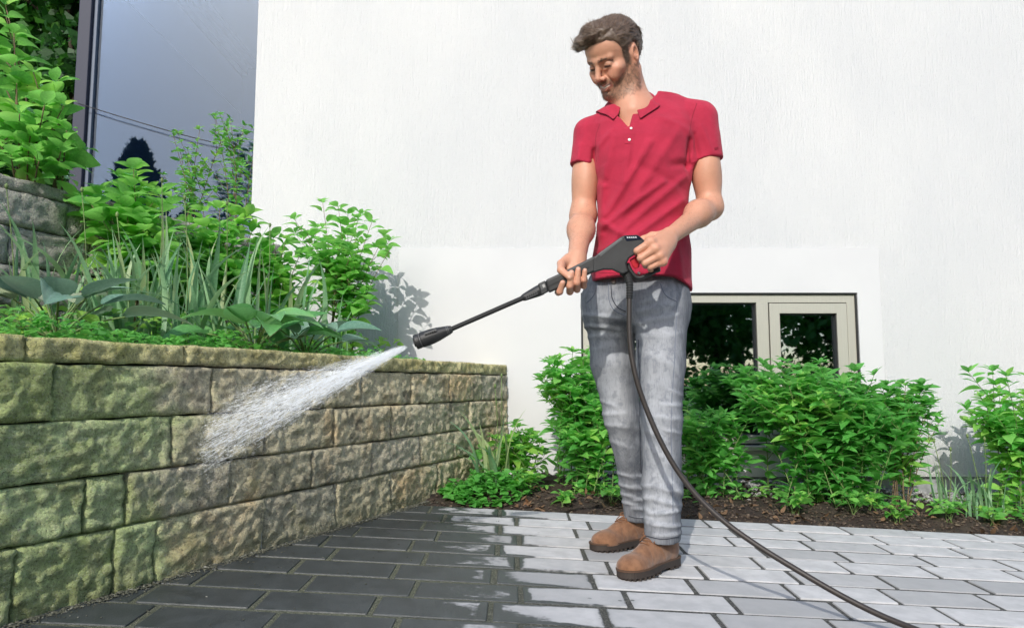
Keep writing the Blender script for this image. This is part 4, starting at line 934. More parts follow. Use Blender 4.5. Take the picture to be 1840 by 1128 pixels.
# wear: faded thighs and knees, worn fold crests; sunlit rim painted on left-facing cloth
DEN0, DEN1 = np.array([.050, .058, .075]), np.array([.47, .49, .525])
legc = lambda a, b, w: np.exp(-np.minimum.reduce([((Vj - (a + (b-a)*u))**2).sum(1) for u in np.linspace(0, 1, 9)])/w**2)
frontL = np.clip(-(Nj @ np.array([.25, .97, 0])), 0, 1)**1.3
fade_rim = frontL*np.clip(.98*legc(HIPL + np.array([.0, -.09, 0]), P(1190, 905, 2.29), .085) + .95*legc(HIPR + np.array([-.02, -.09, -.02]), P(1112, 800, 2.46), .078), 0, 1)
ii = np.clip(((Vj - vj.lo)/vj.res).astype(int), 0, vj.n - 1); ac_v = ac[ii[:, 0], 0, ii[:, 2]]*np.clip(frontL*1.5, 0, 1)
rim_lit = np.clip(-(Nj @ np.array([.85, .5, 0])), 0, 1)**2*.6
nf = fbm(Vj[:, 0]*70, Vj[:, 1]*70, Vj[:, 2]*14, 3, 21)*.5
crest = np.clip(ac_v*90, 0, .35); fade_rim = np.clip(fade_rim*.80 + rim_lit*.45 + .13 + .22*nf + crest, 0, 1)
cj = DEN0 + (DEN1 - DEN0)*fade_rim[:, None]
t = NT('washed_denim'); p = t.obj(); c = t.attr('Col')
tw = t.n('TexWave', {'Vector': t.map(p, (1, 1, 1), rot=(0, .6, .3)), 'Scale': 420., 'Distortion': 1.5, 'Detail': 2.}).outputs['Fac']; st = t.noise(t.map(p, (1, 1, .10)), 260., 4., .65); sl = t.noise(p, 40., 5., .65)
c = t.mix(t.math('MULTIPLY', t.mr(st, .46, .70), .16), c, (.50, .52, .55)); c = t.mix(t.math('MULTIPLY', t.mr(st, .5, .32), .24), c, (.06, .07, .095)); c = t.mix(t.math('MULTIPLY', t.mr(sl, .52, .34), .35), c, (.10, .115, .15))
t.set(Base_Color=c, Roughness=.9); t.bump(t.math('ADD', t.math('MULTIPLY', tw, .5), t.math('ADD', t.math('MULTIPLY', st, .6), t.math('MULTIPLY', sl, 1.6))), .55, .0025); M_DENIM = t.m
jeans = pobj('jeans', Vj, Fj, M_DENIM, col=cj); JB = bvh_of(Vj, Fj)
M_SEAM = simple('denim_seam', (.20, .22, .27), .9, 0, .5, 300.); M_SEAMD = simple('denim_seam_dark', (.045, .05, .065), .9)
for nm, pts, m in (('side_seam', [(1217, 530), (1212, 640), (1206, 750), (1208, 860), (1210, 950)], M_SEAM), ('inseam', [(1147, 610), (1150, 700), (1150, 790), (1152, 850)], M_SEAMD), ('fly_seam', [(1098, 512), (1100, 535), (1110, 552), (1125, 560)], M_SEAMD), ('fly_edge', [(1094, 505), (1094, 535), (1103, 556), (1126, 568)], M_SEAM),
                   ('pocket_seam', [(1053, 545), (1066, 532), (1074, 512)], M_SEAM), ('pocket_seam', [(1186, 508), (1196, 530), (1216, 542)], M_SEAM), ('hem_seam', [(1160, 962), (1190, 968), (1219, 964)], M_SEAMD), ('hem_seam', [(1130, 927), (1142, 930), (1156, 931)], M_SEAMD)):
    surf_tube(JB, pts, .0016, nm, m, jeans, .0002)
M_BRASS = simple('jeans_button', (.25, .22, .18), .35, .9)
h_, n_ = hit(JB, 1103, 507, .002); 
if h_ is not None: q = h_ - POFF; MB().tube([q, q + n_*.002, q + n_*.004], [.008, .008, .006], 12).build('fly_button', M_BRASS, jeans)

# ---- shoes
t = NT('brown_suede'); p = t.obj(); n = t.noise(p, 28., 6., .65); t.set(Base_Color=t.mix(t.mr(n, .32, .68), (.145, .066, .032), (.25, .122, .062)), Roughness=.9); t.bsdf.inputs['Sheen Weight'].default_value = .25
t.bump(t.noise(p, 380., 4.), .35, .0015); M_SUEDE = t.m
M_SOLE = simple('rubber_sole', (.035, .025, .02), .7, 0, .3, 200.); M_LACE = simple('shoe_lace', (.20, .09, .042), .8); M_WELT = simple('shoe_welt', (.085, .045, .025), .7)
vf = Vol((-.07, -.15, .012), (.07, .18, .15), .0030)
vf.ell((0, -.085, .055), (.036, .045, .048), None, .02).ell((.0, -.01, .045), (.037, .075, .042), None, .03).ell((.004, .085, .034), (.046, .066, .034), None, .025).ell((.006, .112, .032), (.043, .046, .031), None, .02)
vf.cone((0, -.070, .07), (0, -.068, .135), .040, .042, .02).cone((0, -.03, .075), (.002, .05, .058), .034, .026, .03).cone((0, -.02, .084), (.002, .035, .070), .020, .016, .02)
X, Y, Z = vf.grid(); vf.D = smax(vf.D, (.020 - Z + 0*X + 0*Y).astype(f4), .004); vf.D = smax(vf.D, (Z + .25*(Y + .05) - .128 + 0*X).astype(f4), .006)
# cap seam grooves
vf.D = vf.D + (.0016*np.exp(-((Y - .048 - 6*X*X)/.0022)**2)*(Z > .03)).astype(f4) + (.0010*fbm(X*40 + 0*Z, Y*40 + 0*Z, Z*40 + 0*X, 2, 7)).astype(f4)
vf.D = vf.D - (.0022*np.exp(-((Y - .0 - .6*(Z - .06))/.0035)**2)*(np.abs(X) > .016)*(Z > .035)).astype(f4)
Vf, Ff = vf.mesh(); Vf = relax(Vf, Ff, 1, .4); FB = bvh_of(Vf, Ff)
me_up = new_mesh('upper', Vf, Ff, M_SUEDE, True)
def outline(s, z0, z1, mb, grow=0.):
    pts = [(0, -.130), (.024, -.123), (.036, -.098), (.035, -.05), (.036, .0), (.046, .055), (.050, .095), (.042, .135), (.020, .160), (-.004, .163), (-.028, .150), (-.043, .115), (-.045, .07), (-.038, .02), (-.034, -.03), (-.036, -.09), (-.025, -.122)]
    c = catmull([(x, y, 0) for x, y in pts] + [(0, -.130, 0)], 4)[:-1]; n = len(c); V = [(q[0]*(1+grow), q[1]*(1+grow*.5), z0) for q in c] + [(q[0]*(1+grow*1.0), q[1]*(1+grow*.5), z1) for q in c]
    mb.add(V, [tuple(range(n-1, -1, -1)), tuple(range(n, 2*n))] + [(i, (i+1) % n, n+(i+1) % n, n+i) for i in range(n)]); return c
ms = MB(); cc = outline(1, .0075, .026, ms, .03); mw = MB(); outline(1, .0262, .0305, mw, .06)
ml = MB()
for i, q in enumerate(cc):     # lugs
    if i % 2 == 0 and not (-.045 < q[1] < .0):
        a = math.atan2(q[1] - .02, q[0]); M4 = Matrix.Translation((q[0]*.95, q[1]*.97, 0)) @ Matrix.Rotation(a, 4, 'Z'); ml.box((-.012, -.0048, 0), (.0025, .0048, .0074), M4)
ml.box((-.028, -.112, .001), (.028, -.055, .0073)); ml.box((-.028, .03, .001), (.030, .120, .0073))
me_sole = new_mesh('sole', ms.v, ms.f, M_SOLE); me_welt = new_mesh('welt', mw.v, mw.f, M_WELT); me_lug = new_mesh('tread', ml.v, ml.f, M_SOLE)
lc = MB()
def top_at(x, y):
    loc, n_, i_, d_ = FB.ray_cast(Vector((x, y, .3)), Vector((0, 0, -1))); return np.array(loc) + np.array([0, 0, .0022]) if loc else None
for k, yy in enumerate((.045, .030, .015, .001)):
    pts = [top_at(-.017 + .034*u, yy + .004*math.sin(u*3.1)) for u in np.linspace(0, 1, 7)]; pts = [q for q in pts if q is not None]; lc.tube(pts, .0019, 6)
    pts = [top_at(-.015 + .030*u, yy - .013*u) for u in np.linspace(0, 1, 7)]; pts = [q for q in pts if q is not None]; lc.tube(pts, .0017, 6)
for s in (-1, 1):
    b0 = top_at(0, .001); lc.tube(catmull([b0, b0 + np.array([s*.014, .004, .008]), b0 + np.array([s*.026, .010, .004]), b0 + np.array([s*.014, .016, -.002]), b0 + np.array([s*.003, .004, .001])], 5), .0018, 6); lc.tube(catmull([b0, b0 + np.array([s*.016, .016, .0]), b0 + np.array([s*.027, .030, -.016])], 5), .0017, 6)
me_lace = new_mesh('lace', lc.v, lc.f, M_LACE, True)
for sgn, (tx, ty), head, lab in ((1, (1160, 1030), 43, 'left'), (-1, (1108, 984), 58, 'right')):
    toe = G(tx, ty); a = math.radians(head); fwd = np.array([-math.sin(a), -math.cos(a)]); c0 = toe[:2] - fwd*.045 if sgn > 0 else toe[:2] - fwd*.055
    up = link('shoe', me_up, person); up.location = Vector((c0[0], c0[1], gz(*c0) + .001)) - Vector(POFF); up.rotation_euler = (.0, 0.02, math.pi - a); up.scale = (sgn, 1, 1)
    for nm, me in (('sole', me_sole), ('welt', me_welt), ('tread', me_lug), ('lace', me_lace)): link(nm, me, up)
# ================================================================ pressure washer gun and hose
GYY = 2.132
def gpt(x, y, dy=0.): return P(x, y, GYY + dy)
gun = empty('pressure_washer_gun', tuple(gpt(1100, 470))); tag(gun, 'black pressure washer gun with long lance and red trigger held by the man', 'spray gun')
GO = gpt(1100, 470)
M_BLK = simple('black_plastic', (.020, .021, .022), .48, 0, .25, 700., .25); M_BLK2 = simple('matt_black_rubber', (.012, .0125, .013), .68, 0, .3, 500.); M_GRYP = simple('grey_plastic', (.085, .087, .09), .42, 0, .2, 600.); M_REDP = simple('red_trigger_plastic', (.42, .008, .022), .35); M_SILV = simple('pin_steel', (.55, .55, .56), .3, 1.)
def prism(poly, half, name, mat, bevel=.003, parent=gun, dy=0., inset=None):
    n = len(poly); V = [gpt(x, y, dy - half) - GO for x, y in poly] + [gpt(x, y, dy + half) - GO for x, y in poly]
    return MB().add(V, [tuple(range(n)), tuple(range(2*n-1, n-1, -1))] + [((i+1) % n, i, n+i, n+(i+1) % n) for i in range(n)]).build(name, mat, parent, bevel=bevel)
def lathe(p0, p1, prof, name, mat, parent=gun, n=20, dy0=0., dy1=0.):
    a, b = gpt(*p0, dy0) - GO, gpt(*p1, dy1) - GO
    return MB().tube([a + (b-a)*t_ for t_, r in prof], [r for t_, r in prof], n).build(name, mat, parent, smooth=False, bevel=.0006)
lathe((746, 615), (812, 591), [(0, .0205), (.02, .0225), (.12, .0225), (.13, .0212), (.17, .0212), (.18, .0232), (.45, .0228), (.62, .0205), (.82, .0158), (.94, .0125), (1, .0105)], 'nozzle', M_BLK, n=28)
lathe((744, 615.7), (752, 613), [(0, .013), (.6, .013), (1, .0185)], 'nozzle_mouth', M_BLK2)
for t0, t1 in ((.14, .165), (.86, .88), (.90, .92)):
    a, b = np.array((746, 615.)), np.array((812, 591.)); r = .0226 if t0 < .2 else .0150
    lathe(tuple(a + (b-a)*t0), tuple(a + (b-a)*t1), [(0, r), (1, r)], 'ring', M_GRYP)
prism([(762, 598.5), (784, 590.5), (785, 594.5), (763, 602.5)], .002, 'label_plate', M_GRYP, .0006, dy=-.0222)
for k in range(5): prism([(764+3.8*k, 599.8-1.38*k), (766.6+3.8*k, 598.9-1.38*k), (767+3.8*k, 601.2-1.38*k), (764.4+3.8*k, 602.1-1.38*k)], .0004, 'label_mark', M_BLK2, 0, dy=-.0246)
lathe((808, 592.5), (946, 532.5), [(0, .0072), (1, .0075)], 'lance', M_BLK2, n=16)
lathe((938, 536), (974, 519.5), [(0, .0085), (.1, .011), (.75, .0165), (1, .0172)], 'coupling', M_BLK, n=20)
for i in range(6):
    for j in range(2): prism([(944+3.7*i+.9*j, 533.5-1.62*i+3.0*j-1), (946.6+3.7*i+.9*j, 532.4-1.62*i+3.0*j-1), (947.2+3.7*i+.9*j, 534.1-1.62*i+3.0*j-1), (944.7+3.7*i+.9*j, 535.2-1.62*i+3.0*j-1)], .0012, 'grip_rib', M_GRYP, 0, dy=-.0125-.0008*i)
prism([(966, 510), (980, 503.5), (986, 524), (973, 530.5)], .0205, 'bayonet_collar', M_BLK, .004)
prism([(970, 512), (979, 508), (982, 517), (973, 521)], .0008, 'latch_window', M_GRYP, 0, dy=-.0214)
prism([(974, 512), (978, 510), (980, 515), (976, 517)], .0008, 'latch_mark', M_SILV, 0, dy=-.0224)
prism([(980, 503), (1002, 493), (1070, 459), (1076, 484), (1056, 494.5), (1030, 506), (986, 527)], .0195, 'fore_grip', M_BLK, .006)
prism([(983, 514), (1058, 479), (1059, 481), (984, 516.5)], .0006, 'parting_line', M_BLK2, 0, dy=-.0199)
prism([(1066, 463), (1078, 453), (1116, 425.5), (1122, 423), (1146, 422), (1156, 430), (1162, 441), (1158, 449), (1142, 457), (1131, 464), (1126, 474), (1130, 488), (1120, 493), (1108, 489), (1100, 485), (1084, 485), (1066, 490)], .0235, 'gun_body', M_BLK, .005)
prism([(1074, 457), (1116, 427), (1120, 430.5), (1079, 461.5)], .0245, 'top_cover', M_GRYP, .002)
prism([(1121, 424.2), (1146, 423.2), (1154, 430), (1126, 433.5)], .0006, 'display', simple('display_glass', (.012, .016, .03), .12), 0, dy=-.0241)
for k in range(5): prism([(1126+3.7*k, 425.6-.12*k), (1128.4+3.7*k, 425.5-.12*k), (1129.4+3.7*k, 428.0-.12*k), (1127+3.7*k, 428.1-.12*k)], .0003, 'display_mark', simple('display_mark', (.55, .58, .62), .4), 0, dy=-.0250)
prism([(1152, 437), (1162, 440), (1170, 452), (1186, 478), (1188, 488), (1178, 491), (1170, 482), (1156, 458)], .0145, 'handle', M_BLK, .006)
g_ = [(1127, 473), (1133, 486), (1141, 496), (1149, 499), (1162, 495), (1180, 486)]
MB().tube([q - GO for q in catmull([gpt(x, y) for x, y in g_], 6)], .0065, 10).build('trigger_guard', M_BLK, gun, smooth=True)
prism([(1131, 467), (1144, 459), (1150, 472), (1149, 480), (1141, 484), (1136, 478)], .0085, 'trigger', M_REDP, .003)
lathe((1146, 489), (1150, 492), [(0, .004), (1, .004)], 'pin', M_SILV, n=10, dy0=-.008, dy1=-.008)
hs = [gpt(1119, 488), gpt(1127, 495, -.006), gpt(1131, 508, -.014), gpt(1131.5, 522, -.018), gpt(1131, 536, -.02)]
sl_ = catmull(hs, 9); MB().tube([q - GO for q in sl_], [.0118 + (.0012 if i % 3 == 0 else 0) - .003*(i/len(sl_)) for i in range(len(sl_))], 14).build('hose_sleeve', M_BLK2, gun, smooth=False)
hose_pts = [gpt(1131.5, 524, -.0185), gpt(1131, 545, -.020), gpt(1131, 590, -.022), gpt(1134, 632, -.024), gpt(1144, 682, -.028), P(1162, 735, 2.10), P(1186, 790, 2.09), P(1216, 843, 2.08), P(1256, 894, 2.06), P(1306, 940, 2.03), P(1365, 982, 1.99), P(1430, 1022, 1.95), P(1500, 1063, 1.905), P(1570, 1099, 1.87), P(1640, 1128, 1.85), P(1760, 1170, 1.84), P(1900, 1205, 1.85), P(2080, 1235, 1.87)]
# rests on the paving beyond the right edge
hp = catmull(hose_pts, 8); hp = [np.array([q[0], q[1], max(q[2], gz(q[0], q[1]) + .0085)]) for q in hp]
t = NT('hose_rubber'); p = t.obj(); t.set(Base_Color=t.mix(t.noise(p, 60., 4.), (.022, .017, .015), (.040, .032, .028)), Roughness=.5); t.bump(t.noise(p, 300., 3.), .2, .001); M_HOSE = t.m
tag(MB().tube(hp, .0078, 12, True).build('hose', M_HOSE, smooth=True), 'dark hose hanging from the gun and curving down to the paving', 'hose')
# ================================================================ plants
def leaf_mat(name, c0, c1, rough=.5, trans=.35, vein=None):
    t = NT(name); p = t.pos(); r = t.rnd(); n = t.noise(p, 9., 3.)
    f = t.math('ADD', t.math('MULTIPLY', r, .55), t.math('MULTIPLY', n, .45)); c = t.mix(t.mr(f, .22, .78), c0, c1)
    fine = t.noise(p, 130., 3.); c = t.mix(t.math('MULTIPLY', t.mr(fine, .4, .7), .25), c, tuple(min(1, q*1.5) for q in c1))
    yl = t.mr(t.math('ADD', t.noise(p, 3.3, 3.), t.math('MULTIPLY', t.math('SUBTRACT', r, .5), .35)), .5, .72); c = t.mix(t.math('MULTIPLY', yl, .45), c, (min(1, c1[0]*1.9), c1[1]*1.05, c1[2]*.8))
    t.set(Base_Color=c, Roughness=rough); t.bsdf.inputs['Specular IOR Level'].default_value = .4; t.bump(fine, .2, .003)
    tr = t.n('BsdfTranslucent', {'Color': t.mix(.5, c, tuple(min(1, q*1.7) for q in c1))}); mx = t.n('MixShader', {0: trans, 1: t.bsdf.outputs[0], 2: tr.outputs[0]}); t.t.links.new(mx.outputs[0], t.out.inputs[0]); return t.m
M_LEAF = leaf_mat('fresh_leaf', (.075, .33, .06), (.25, .62, .14), .5, .45); M_LEAF2 = leaf_mat('broad_leaf', (.07, .29, .055), (.27, .62, .13), .42, .48)
M_STRAP = leaf_mat('strap_leaf', (.12, .27, .14), (.28, .46, .25), .45, .35); M_HOSTA = leaf_mat('hosta_leaf', (.11, .24, .17), (.25, .39, .28), .42, .25); M_HOSTAG = leaf_mat('green_hosta_leaf', (.07, .25, .07), (.19, .45, .16), .4, .3)
M_LOW = leaf_mat('low_leaf', (.06, .29, .05), (.20, .54, .11), .5, .42); M_WOODS = leaf_mat('woodland_leaf', (.012, .060, .010), (.045, .19, .022), .5, .35); M_CONI = leaf_mat('conifer_needles', (.020, .060, .026), (.05, .12, .045), .7, .15)
M_STEM = simple('green_stem', (.13, .20, .06), .6, 0, .3, 80., .3); M_TWIG = simple('brown_twig', (.17, .12, .07), .8, 0, .4, 90., .3); M_BARK = simple('bark', (.075, .058, .043), .9, 0, .9, 30., .35)
def leaf_geo(w, n=6, droop=.15, fold=.25, power=.8, tip=1.3, ripple=0., pet=.0):
    V = []; rows = n + 1
    for i in range(rows):
        t_ = i/n; prof = math.sin(math.pi*min(1, t_**power))**.85*(1 - .35*t_**tip*2*0) if 0 < t_ < 1 else 0.0
        wd = max(w*prof, .012 if t_ < .5 else .002); y = pet + (1 - pet)*t_; z = -droop*t_*t_ + .06*math.sin(math.pi*t_)
        rp = ripple*math.sin(t_*9)
        V += [(-wd, y, z + fold*wd + rp), (0, y, z), (wd, y, z + fold*wd - rp)]
    if pet: V += [(-.012, 0, 0), (0, 0, -.01), (.012, 0, 0)]
    F = []
    for i in range(n): F += [(3*i, 3*i+1, 3*i+4, 3*i+3), (3*i+1, 3*i+2, 3*i+5, 3*i+4)]
    if pet: b = 3*rows; F += [(b, b+1, 1, 0), (b+1, b+2, 2, 1)]
    return np.array(V, float), F
def geo_set(mat, specs, name='leaf'):
    out = []
    for sp in specs: V, F = leaf_geo(**sp); out.append((V, F, new_mesh(name, V, F, mat, True)))
    return out
LANCE = geo_set(M_LEAF, [dict(w=.21, droop=.12, fold=.3), dict(w=.24, droop=.3, fold=.35), dict(w=.19, droop=-.05, fold=.25), dict(w=.26, droop=.2, fold=.15, ripple=.02)])
OVATE = geo_set(M_LEAF2, [dict(w=.30, droop=.18, fold=.22, power=.72, n=7, pet=.10), dict(w=.34, droop=.35, fold=.3, power=.70, n=7, pet=.10), dict(w=.27, droop=.05, fold=.35, power=.75, n=7, pet=.12, ripple=.02)])
ROUND = geo_set(M_LOW, [dict(w=.48, droop=.1, fold=.1, power=.62, n=5, ripple=.03), dict(w=.42, droop=.25, fold=.2, power=.66, n=5, ripple=.03)])
def hosta_geo(w, droop):
    V = []; n, m = 12, 10
    for i in range(n + 1):
        t_ = i/n; prof = math.sin(math.pi*min(1, .06 + .94*t_**.72))**.8 if t_ < 1 else 0.
        wd = max(w*prof, .004); 
        for k in range(m + 1):
            u = -1 + 2*k/m; rib = .012*math.cos(u*m*math.pi/2*1.0)*prof
            V.append((wd*u, t_, -droop*t_**2 + .16*t_ + .42*wd*abs(u)**1.6 - .10*abs(u)*t_*wd + rib))
    F = [(i*(m+1)+k, i*(m+1)+k+1, (i+1)*(m+1)+k+1, (i+1)*(m+1)+k) for i in range(n) for k in range(m)]
    return np.array(V), F
def hset(mat): return [(V, F, new_mesh('leaf', V, F, mat, True)) for V, F in (hosta_geo(.30, .35), hosta_geo(.33, .6), hosta_geo(.27, .22))]
HOSTA_B, HOSTA_G = hset(M_HOSTA), hset(M_HOSTAG)
def lm(p, d, s, roll=0., up=(0, 0, 1), wide=1.):
    d = Vector(d).normalized(); x = d.cross(Vector(up))
    if x.length < 1e-3: x = Vector((1, 0, 0))
    x.normalize(); z = x.cross(d); R = Matrix((x, d, z)).transposed().to_4x4()
    return Matrix.Translation(Vector(p)) @ R @ Matrix.Rotation(roll, 4, 'Y') @ Matrix.Diagonal((s*wide, s, s, 1))
def finish(root, leaves, geos, maxparts=300, pname='leaf', restmat=None):
    cam_p = Vector((0, 0, CAMH)); leaves.sort(key=lambda q: (q[0].translation - cam_p).length)
    inv = Matrix.Translation(root.location).inverted()
    for M4, k in leaves[:maxparts]:
        o = bpy.data.objects.new(pname, geos[k % len(geos)][2]); COL.objects.link(o); o.parent = root; o.matrix_basis = inv @ M4
    rest = leaves[maxparts:]
    if rest:
        V = []; F = []; n = 0
        for M4, k in rest:
            v, f, me = geos[k % len(geos)]; A = np.array(inv @ M4); V.append(v @ A[:3, :3].T + A[:3, 3]); F += [tuple(i + n for i in q) for q in f]; n += len(v)
        tag(link('foliage', new_mesh('foliage', np.concatenate(V), F, geos[0][2].materials[0], True), root), kind='stuff')
def stem_obj(root, pts, r0, r1, mat, name='stem', n=6):
    b = np.array(root.location); m = len(pts); MB().tube([np.array(q) - b for q in pts], [r0 + (r1 - r0)*i/(m-1) for i in range(m)], n).build(name, mat, root, smooth=True)
def curve3(a, b, bow, n=8):
    a, b = np.array(a, float), np.array(b, float); return [a + (b - a)*t_ + np.array(bow)*math.sin(math.pi*t_)*.5 + np.array([0, 0, 1])*0 for t_ in np.linspace(0, 1, n)]
def shrub(name, label, cat, base, tips, leaf, geos, group=None, node=.042, start=.3, stem_mat=None, side=2, parts=300, spread=.05, droopy=.15, crown=5, r0=.0035, fill=0.0):
    """upright stems with opposite pairs of leaves and a rosette on every tip"""
    root = empty(name, base); tag(root, label, cat, group); leaves = []; base = np.array(base, float)
    for tp in tips:
        tp = np.array(tp, float); b = base + np.array([random.uniform(-spread, spread), random.uniform(-spread, spread)*.7, -.01])
        out = (tp - b)*np.array([1, 1, 0]); pts = curve3(b, tp, -out*.25 + np.array([random.gauss(0, .02), random.gauss(0, .02), .02]), 10)
        stem_obj(root, pts, r0, r0*.4, stem_mat or M_STEM)
        axes = [(pts, start)]
        L_ = np.linalg.norm(tp - b)
        for q in range(side):
            k = random.randint(3, 7); s0 = pts[k]; az = random.uniform(0, 6.28); ln = L_*random.uniform(.18, .36)
            e = s0 + np.array([math.cos(az)*ln*.65, math.sin(az)*ln*.65, ln*.75]); sp = curve3(s0, e, np.array([0, 0, -.01]), 5); stem_obj(root, sp, r0*.55, r0*.3, stem_mat or M_STEM, n=5); axes.append((sp, .25))
        for ap, st in axes:
            seg = np.cumsum([0] + [np.linalg.norm(ap[i+1] - ap[i]) for i in range(len(ap)-1)]); T = seg[-1]; a0 = random.uniform(0, 3.14); d = st*T; j = 0
            while d < T:
                i = min(len(ap)-2, int(np.searchsorted(seg, d) - 1)); i = max(i, 0); u = (d - seg[i])/max(1e-6, seg[i+1] - seg[i]); p_ = ap[i] + (ap[i+1] - ap[i])*u; ax_ = ap[i+1] - ap[i]; ax_ /= np.linalg.norm(ax_)
                for s in (0, math.pi):
                    if random.random() < .06: continue
                    az = a0 + j*1.57 + s + random.gauss(0, .35); h_ = np.array([math.cos(az), math.sin(az), 0]); dr = h_ + ax_*random.uniform(.15, .6) + np.array([0, 0, random.gauss(-droopy*.3, .22)])
                    leaves.append((lm(p_ + h_*.002, dr, leaf*random.uniform(.7, 1.15)*(.65 + .5*math.sin(math.pi*min(1, d/T*.9 + .05))), random.gauss(0, .35)), random.randint(0, 9)))
                d += node*random.uniform(.75, 1.3); j += 1
            for k in range(crown):
                az = a0 + k*2.4; h_ = np.array([math.cos(az), math.sin(az), random.uniform(.25, 1.0)]); leaves.append((lm(ap[-1], h_, leaf*random.uniform(.45, .85), random.gauss(0, .3)), random.randint(0, 9)))
    finish(root, leaves, geos, parts); return root
def dome_tips(base, w, h, n, depth=None, lean=(0, 0), inner=.35):
    out = []; depth = depth or w*.6
    for i in range(n):
        r = math.sqrt(random.uniform(inner*.2, 1)); a = i*2.39996 + random.gauss(0, .2)
        out.append((base[0] + w*r*math.cos(a) + lean[0], base[1] + depth*r*math.sin(a) + lean[1], base[2] + h*(.55 + .45*math.sqrt(max(0, 1 - r*r*.9)))*random.uniform(.86, 1.06)))
    return out
def on_soil(px, Y): X = float(P(px, 690, Y)[0]); return (X, Y, float(soil_z(X, Y)))
def on_bed(px, Y): X = float(P(px, 690, Y)[0]); return (X, Y, BEDZ + .004 + .12*max(0, min(1, (float((WA - np.array([X, Y])) @ WN) - .155)/(wbed - .16))))
# --- bushes in front of the house
GB = 'leafy bushes along the house wall'
b = on_soil(1468, 3.70); shrub('bush', 'large bright green bush in front of the right half of the basement window', 'bush', b, dome_tips(b, .56, .72, 42, .30), .092, LANCE, GB, side=4, spread=.26, start=.05, parts=300)
b = on_soil(1610, 3.68); shrub('bush', 'loose side bush with bare lower twigs reaching past the window to the right', 'bush', b, dome_tips(b, .18, .64, 9, .15, (.02, 0)), .078, LANCE, GB, side=2, spread=.05, stem_mat=M_TWIG)
b = on_soil(1035, 3.78); shrub('bush', 'tall narrow bush left of the man beside the window frame', 'bush', b, dome_tips(b, .20, .68, 14, .16, (-.03, 0)), .090, LANCE, GB, side=3, spread=.12, start=.08)
b = on_soil(1085, 3.62); shrub('bush', 'dense dark green bush directly behind the man\'s lower legs', 'bush', b, dome_tips(b, .24, .50, 16, .16), .080, LANCE, GB, side=3, spread=.16, start=.05)
b = on_soil(1270, 3.70); shrub('bush', 'low bush between the man\'s jeans and the large bush', 'bush', b, dome_tips(b, .22, .46, 15, .18), .085, LANCE, GB, side=3, start=.05, spread=.14)
b = on_soil(1838, 3.62); shrub('bush', 'tall bush cut off by the right edge of the picture', 'bush', b, dome_tips(b, .28, .72, 20, .22), .092, LANCE, GB, side=3, start=.06, spread=.18)
b = on_soil(925, 3.62); shrub('bush', 'small mint-like bush beside the end of the stone wall', 'bush', b, dome_tips(b, .17, .32, 12, .14), .070, OVATE, GB, side=2, spread=.10, start=.1, node=.035)
GS = 'small seedlings on the dark soil'
for px, Y, w, h, n, lab in ((1690, 3.34, .065, .085, 6, 'low broad-leaved seedling at the front of the bed below the right strap leaves'), (1420, 3.42, .08, .09, 6, 'pale green seedling under the front of the large bush'), (1525, 3.38, .09, .11, 6, 'seedling leaning out from the foot of the large bush'), (1600, 3.34, .07, .08, 5, 'drooping seedling at the right foot of the large bush'), (942, 3.40, .055, .10, 6, 'greyish seedling on bare soil right of the ground cover'), (1100, 3.36, .07, .09, 5, 'seedling at the bed edge behind the man\'s rear shoe'), (1012, 3.30, .03, .05, 4, 'tiny seedling alone at the edge of the paving'), (1830, 3.36, .07, .10, 5, 'seedling at the right edge of the bed'), (1765, 3.40, .06, .06, 5, 'flat seedling below the clump of daffodil leaves at right')):
    b = on_soil(px, Y); shrub('seedling', lab, 'seedling', b, dome_tips(b, w, h, n, w), .055, OVATE, GS, side=0, spread=.015, start=.55, node=.03, r0=.002, crown=4)
# --- strap-leaved clumps
def blade_geo(w, bend, L_=1., n=10, tw=.0):
    V = []; 
    for i in range(n + 1):
        t_ = i/n; wd = w*(1 - t_**3.2)*(.75 + .5*math.sin(math.pi*t_)) + .0004; a = bend*t_**1.8; y = math.sin(a)*t_*L_*.9; z = L_*(t_ - .32*abs(bend)*t_**3)
        c, s = math.cos(tw*t_), math.sin(tw*t_); V += [(-wd*c, y - wd*s + .25*wd, z), (0, y, z), (wd*c, y + wd*s + .25*wd, z)]
    F = []
    for i in range(n): F += [(3*i, 3*i+1, 3*i+4, 3*i+3), (3*i+1, 3*i+2, 3*i+5, 3*i+4)]
    return np.array(V), F
BL = [(lambda q: (q[0], q[1], new_mesh('blade', q[0], q[1], M_STRAP, True)))(blade_geo(w, b, 1., 10, t_)) for w, b, t_ in ((.019, .25, .5), (.023, .5, -.6), (.017, .05, .4), (.021, -.3, .9), (.018, .9, .3))]
